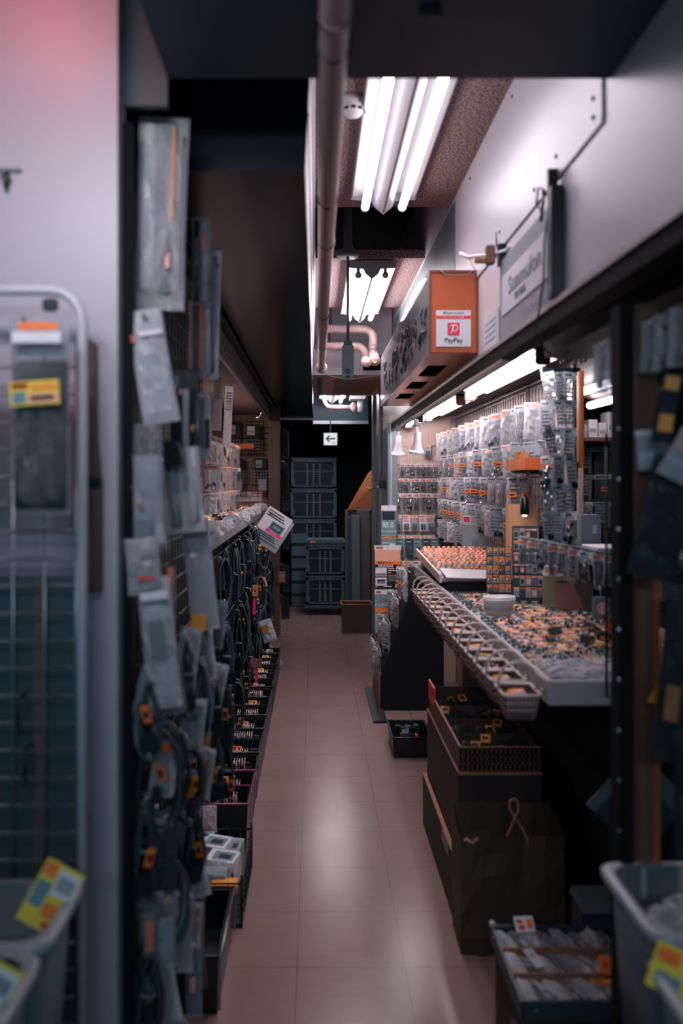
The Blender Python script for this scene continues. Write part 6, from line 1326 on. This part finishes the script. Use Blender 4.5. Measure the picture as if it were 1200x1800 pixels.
# ------------------------------------------------------------------ far end of the corridor
def crate(label, loc, w, d, h, grp='folding crates at the far end', lid=False):
    t = thing('folding_crate', label, 'crate', loc, (0, 0, 0), grp)
    b = MB(); th = .02
    for (x0, x1, y0, y1) in ((-w / 2, w / 2, -d / 2, -d / 2 + th), (-w / 2, w / 2, d / 2 - th, d / 2), (-w / 2, -w / 2 + th, -d / 2, d / 2), (w / 2 - th, w / 2, -d / 2, d / 2)):
        b.bx(x0, x1, y0, y1, 0, .03, crate_pl); b.bx(x0, x1, y0, y1, h - .05, h - .01, crate_pl)
    for x in (-w / 2, w / 2 - .03): b.bx(x, x + .03, -d / 2, -d / 2 + th, .03, h - .05, crate_pl); b.bx(x, x + .03, d / 2 - th, d / 2, .03, h - .05, crate_pl)
    b.bx(-w / 2, w / 2, -d / 2, d / 2, 0, .012, crate_pl); b.rbx(-w / 2 - .008, w / 2 + .008, -d / 2 - .008, d / 2 + .008, h - .02, h - .004, crate_pl, .004); b.build('frame', t)
    p = MB(); p.bx(-w / 2 + .03, w / 2 - .03, -d / 2 + .008, -d / 2 + .012, .03, h - .05, crate_dark); p.bx(-w / 2 + .006, -w / 2 + .010, -d / 2 + .02, d / 2 - .02, .03, h - .05, crate_dark); p.bx(w / 2 - .010, w / 2 - .006, -d / 2 + .02, d / 2 - .02, .03, h - .05, crate_dark); p.build('window_panel', t)
    r = MB()
    for x in (-w * .14, 0, w * .14): 
        for q in range(9): r.bx(x - .007, x + .007, -d / 2 + .002, -d / 2 + .008, .04 + (h - .10) * q / 9, .04 + (h - .10) * q / 9 + (h - .1) / 16, lgrey)
    r.bx(-w / 2 + .03, w / 2 - .03, -d / 2 + .003, -d / 2 + .008, h * .52, h * .56, crate_pl); r.build('ribs', t)
    h_ = MB(); h_.rbx(-.06, .06, -d / 2 - .010, -d / 2 - .002, h - .045, h - .025, mgrey, .003); h_.build('handle', t)
    for s in (-1, 1): MB().rbx(s * w * .45 - .02, s * w * .45 + .02, -d / 2 - .006, -d / 2 + .002, h * .12, h * .30, crate_pl, .003).build('latch', t)
    return t
zz = .0
hs = [.31, .31, .31, .34, .34]
nm = ['lowest folding crate of the tall stack at the far end', 'second folding crate up in the tall far stack', 'third folding crate up in the tall far stack', 'fourth folding crate up in the tall far stack', 'topmost folding crate of the tall far stack under the exit sign']
for k in range(5):
    crate(nm[k], (-.02, 9.52, zz), .51 if k < 4 else .50, .36, hs[k]); zz += hs[k]
t = thing('dolly', 'low grey wheeled dolly under the two front crates', 'dolly', (.10, 8.62, 0))
MB().rbx(-.21, .21, -.16, .16, .07, .10, crate_pl, .006).build('deck', t)
for x in (-.16, .16):
    for y in (-.12, .12):
        w_ = MB(); w_.tube([(x - .012, y, .035), (x + .012, y, .035)], .035, black_rub, 16); w_.bx(x - .018, x + .018, y - .02, y + .02, .05, .072, dsteel); w_.build('caster', t)
c = crate('lower crate on the dolly in front of the tall stack', (.10, 8.62, .101), .385, .30, .30)
c = crate('upper lidded crate on the dolly with brown goods showing', (.10, 8.62, .402), .385, .30, .31)
MB().rbx(-.20, .20, -.16, .16, .31, .36, crate_pl, .012).build('lid', c); MB().bx(-.15, -.10, -.1615, -.16, .325, .345, amber).build('label', c)
for z, n_ in ((.12, 'lower'), (.42, 'upper')):
    b = tag(MB().rbx(-.05, .25, 8.52, 8.70, z, z + .13, mat('brown_goods', '5a4038', 0.6), .01).build('packed_goods'), f'brown goods seen through the {n_} dolly crate window', 'goods', None); MB().bx(.12, .15, 8.512, 8.52, z + .03, z + .12, lgrey).build('white_strip', b)
wb = thing('shelf_case', 'stack of grey trays beside the dolly crates at far left', 'trays', (-.18, 9.12, 0))
for k in range(6): MB().rbx(-.075, .08, -.10, .10, .005 + .135 * k, .11 + .135 * k, crate_pl, .006).build('tray', wb)
MB().rbx(-.07, .075, -.09, .09, 0, .80, black_pl, .004).build('core', wb)
for k, (x, y, w, h, rx, m, lab) in enumerate([(.40, 8.25, .08, 1.02, -.04, mgrey, 'narrow grey board leaning at the far right by the bin'), (.475, 8.30, .13, 1.08, -.03, mat('board_brown', '554a4c', 0.6), 'brown grey tall board leaning beside the steel door frame'), (.35, 8.40, .06, 1.00, -.05, dgrey, 'dark edge-on board leaning behind the other boards')]):
    b = tag(MB().rbx(-w / 2, w / 2, -.012, .012, 0, h, m, .003).build('leaning_board'), lab, 'board', 'boards leaning at the far end'); b.location = (x, y, .002); b.rotation_euler = (rx, 0, 0 if k else .12); MB().bx(-w / 2, w / 2, -.014, -.012, h - .02, h - .012, lgrey).build('edge_strip', b)
t = thing('leaning_carton', 'tall flat brown carton filling the corner behind the waste bin', 'carton', (.45, 8.48, 0))
MB().rbx(-.15, .14, -.04, .04, 0, 1.06, mat('carton_grey_brown', '5c5052', 0.65), .004).build('body', t); MB().bx(-.01, .0, -.0415, -.04, 0, 1.06, card_brown).build('seam', t)
t = thing('fabric_bag', 'slouched orange brown bag lying on top of the tall carton', 'bag', (.455, 8.47, 1.061))
MB().add([(-.13, -.07, 0), (.12, -.07, 0), (.12, .07, 0), (-.13, .07, 0), (-.03, -.05, .18), (.115, -.06, .24), (.115, .05, .24), (-.03, .04, .18), (.08, -.01, .37), (.115, -.02, .40), (.115, .02, .40), (.08, .02, .37)],
   [(3, 2, 1, 0), (0, 1, 5, 4), (1, 2, 6, 5), (2, 3, 7, 6), (3, 0, 4, 7), (4, 5, 9, 8), (5, 6, 10, 9), (6, 7, 11, 10), (7, 4, 8, 11), (8, 9, 10, 11)], mat('orange_brown_fabric', '8a4a22', 0.75)).build('body', t)
MB().tube([(.06, -.05, .23), (.09, -.075, .21), (.115, -.062, .235)], .005, amber, 6).build('strap', t)
t = thing('waste_bin', 'brown open waste bin on the floor at the corridor end', 'bin', (.372, 7.62, 0))
open_bin(t, .275, .22, .25, mat('bin_brown', '4a3a36', 0.55), .008, .94, card_edge)
tag(MB().tube([(.492, 6.2, 1.80), (.485, 6.2, 1.6), (.488, 6.21, 1.42), (.475, 6.2, 1.36)], .004, black_rub, 6).build('hanging_cable'), 'black cable hanging down the grey steel door frame', 'cable')
t = thing('door_handle_box', 'small black lever box on the grey door frame below the cable', 'switch', (.497, 6.18, 1.33))
MB().rbx(-.03, .02, -.02, .02, -.03, .03, black_pl, .004).build('case', t); MB().rbx(-.045, -.028, -.012, .012, -.028, -.008, lgrey, .003).build('lever', t)

for pr in PROTOS: drop(pr)
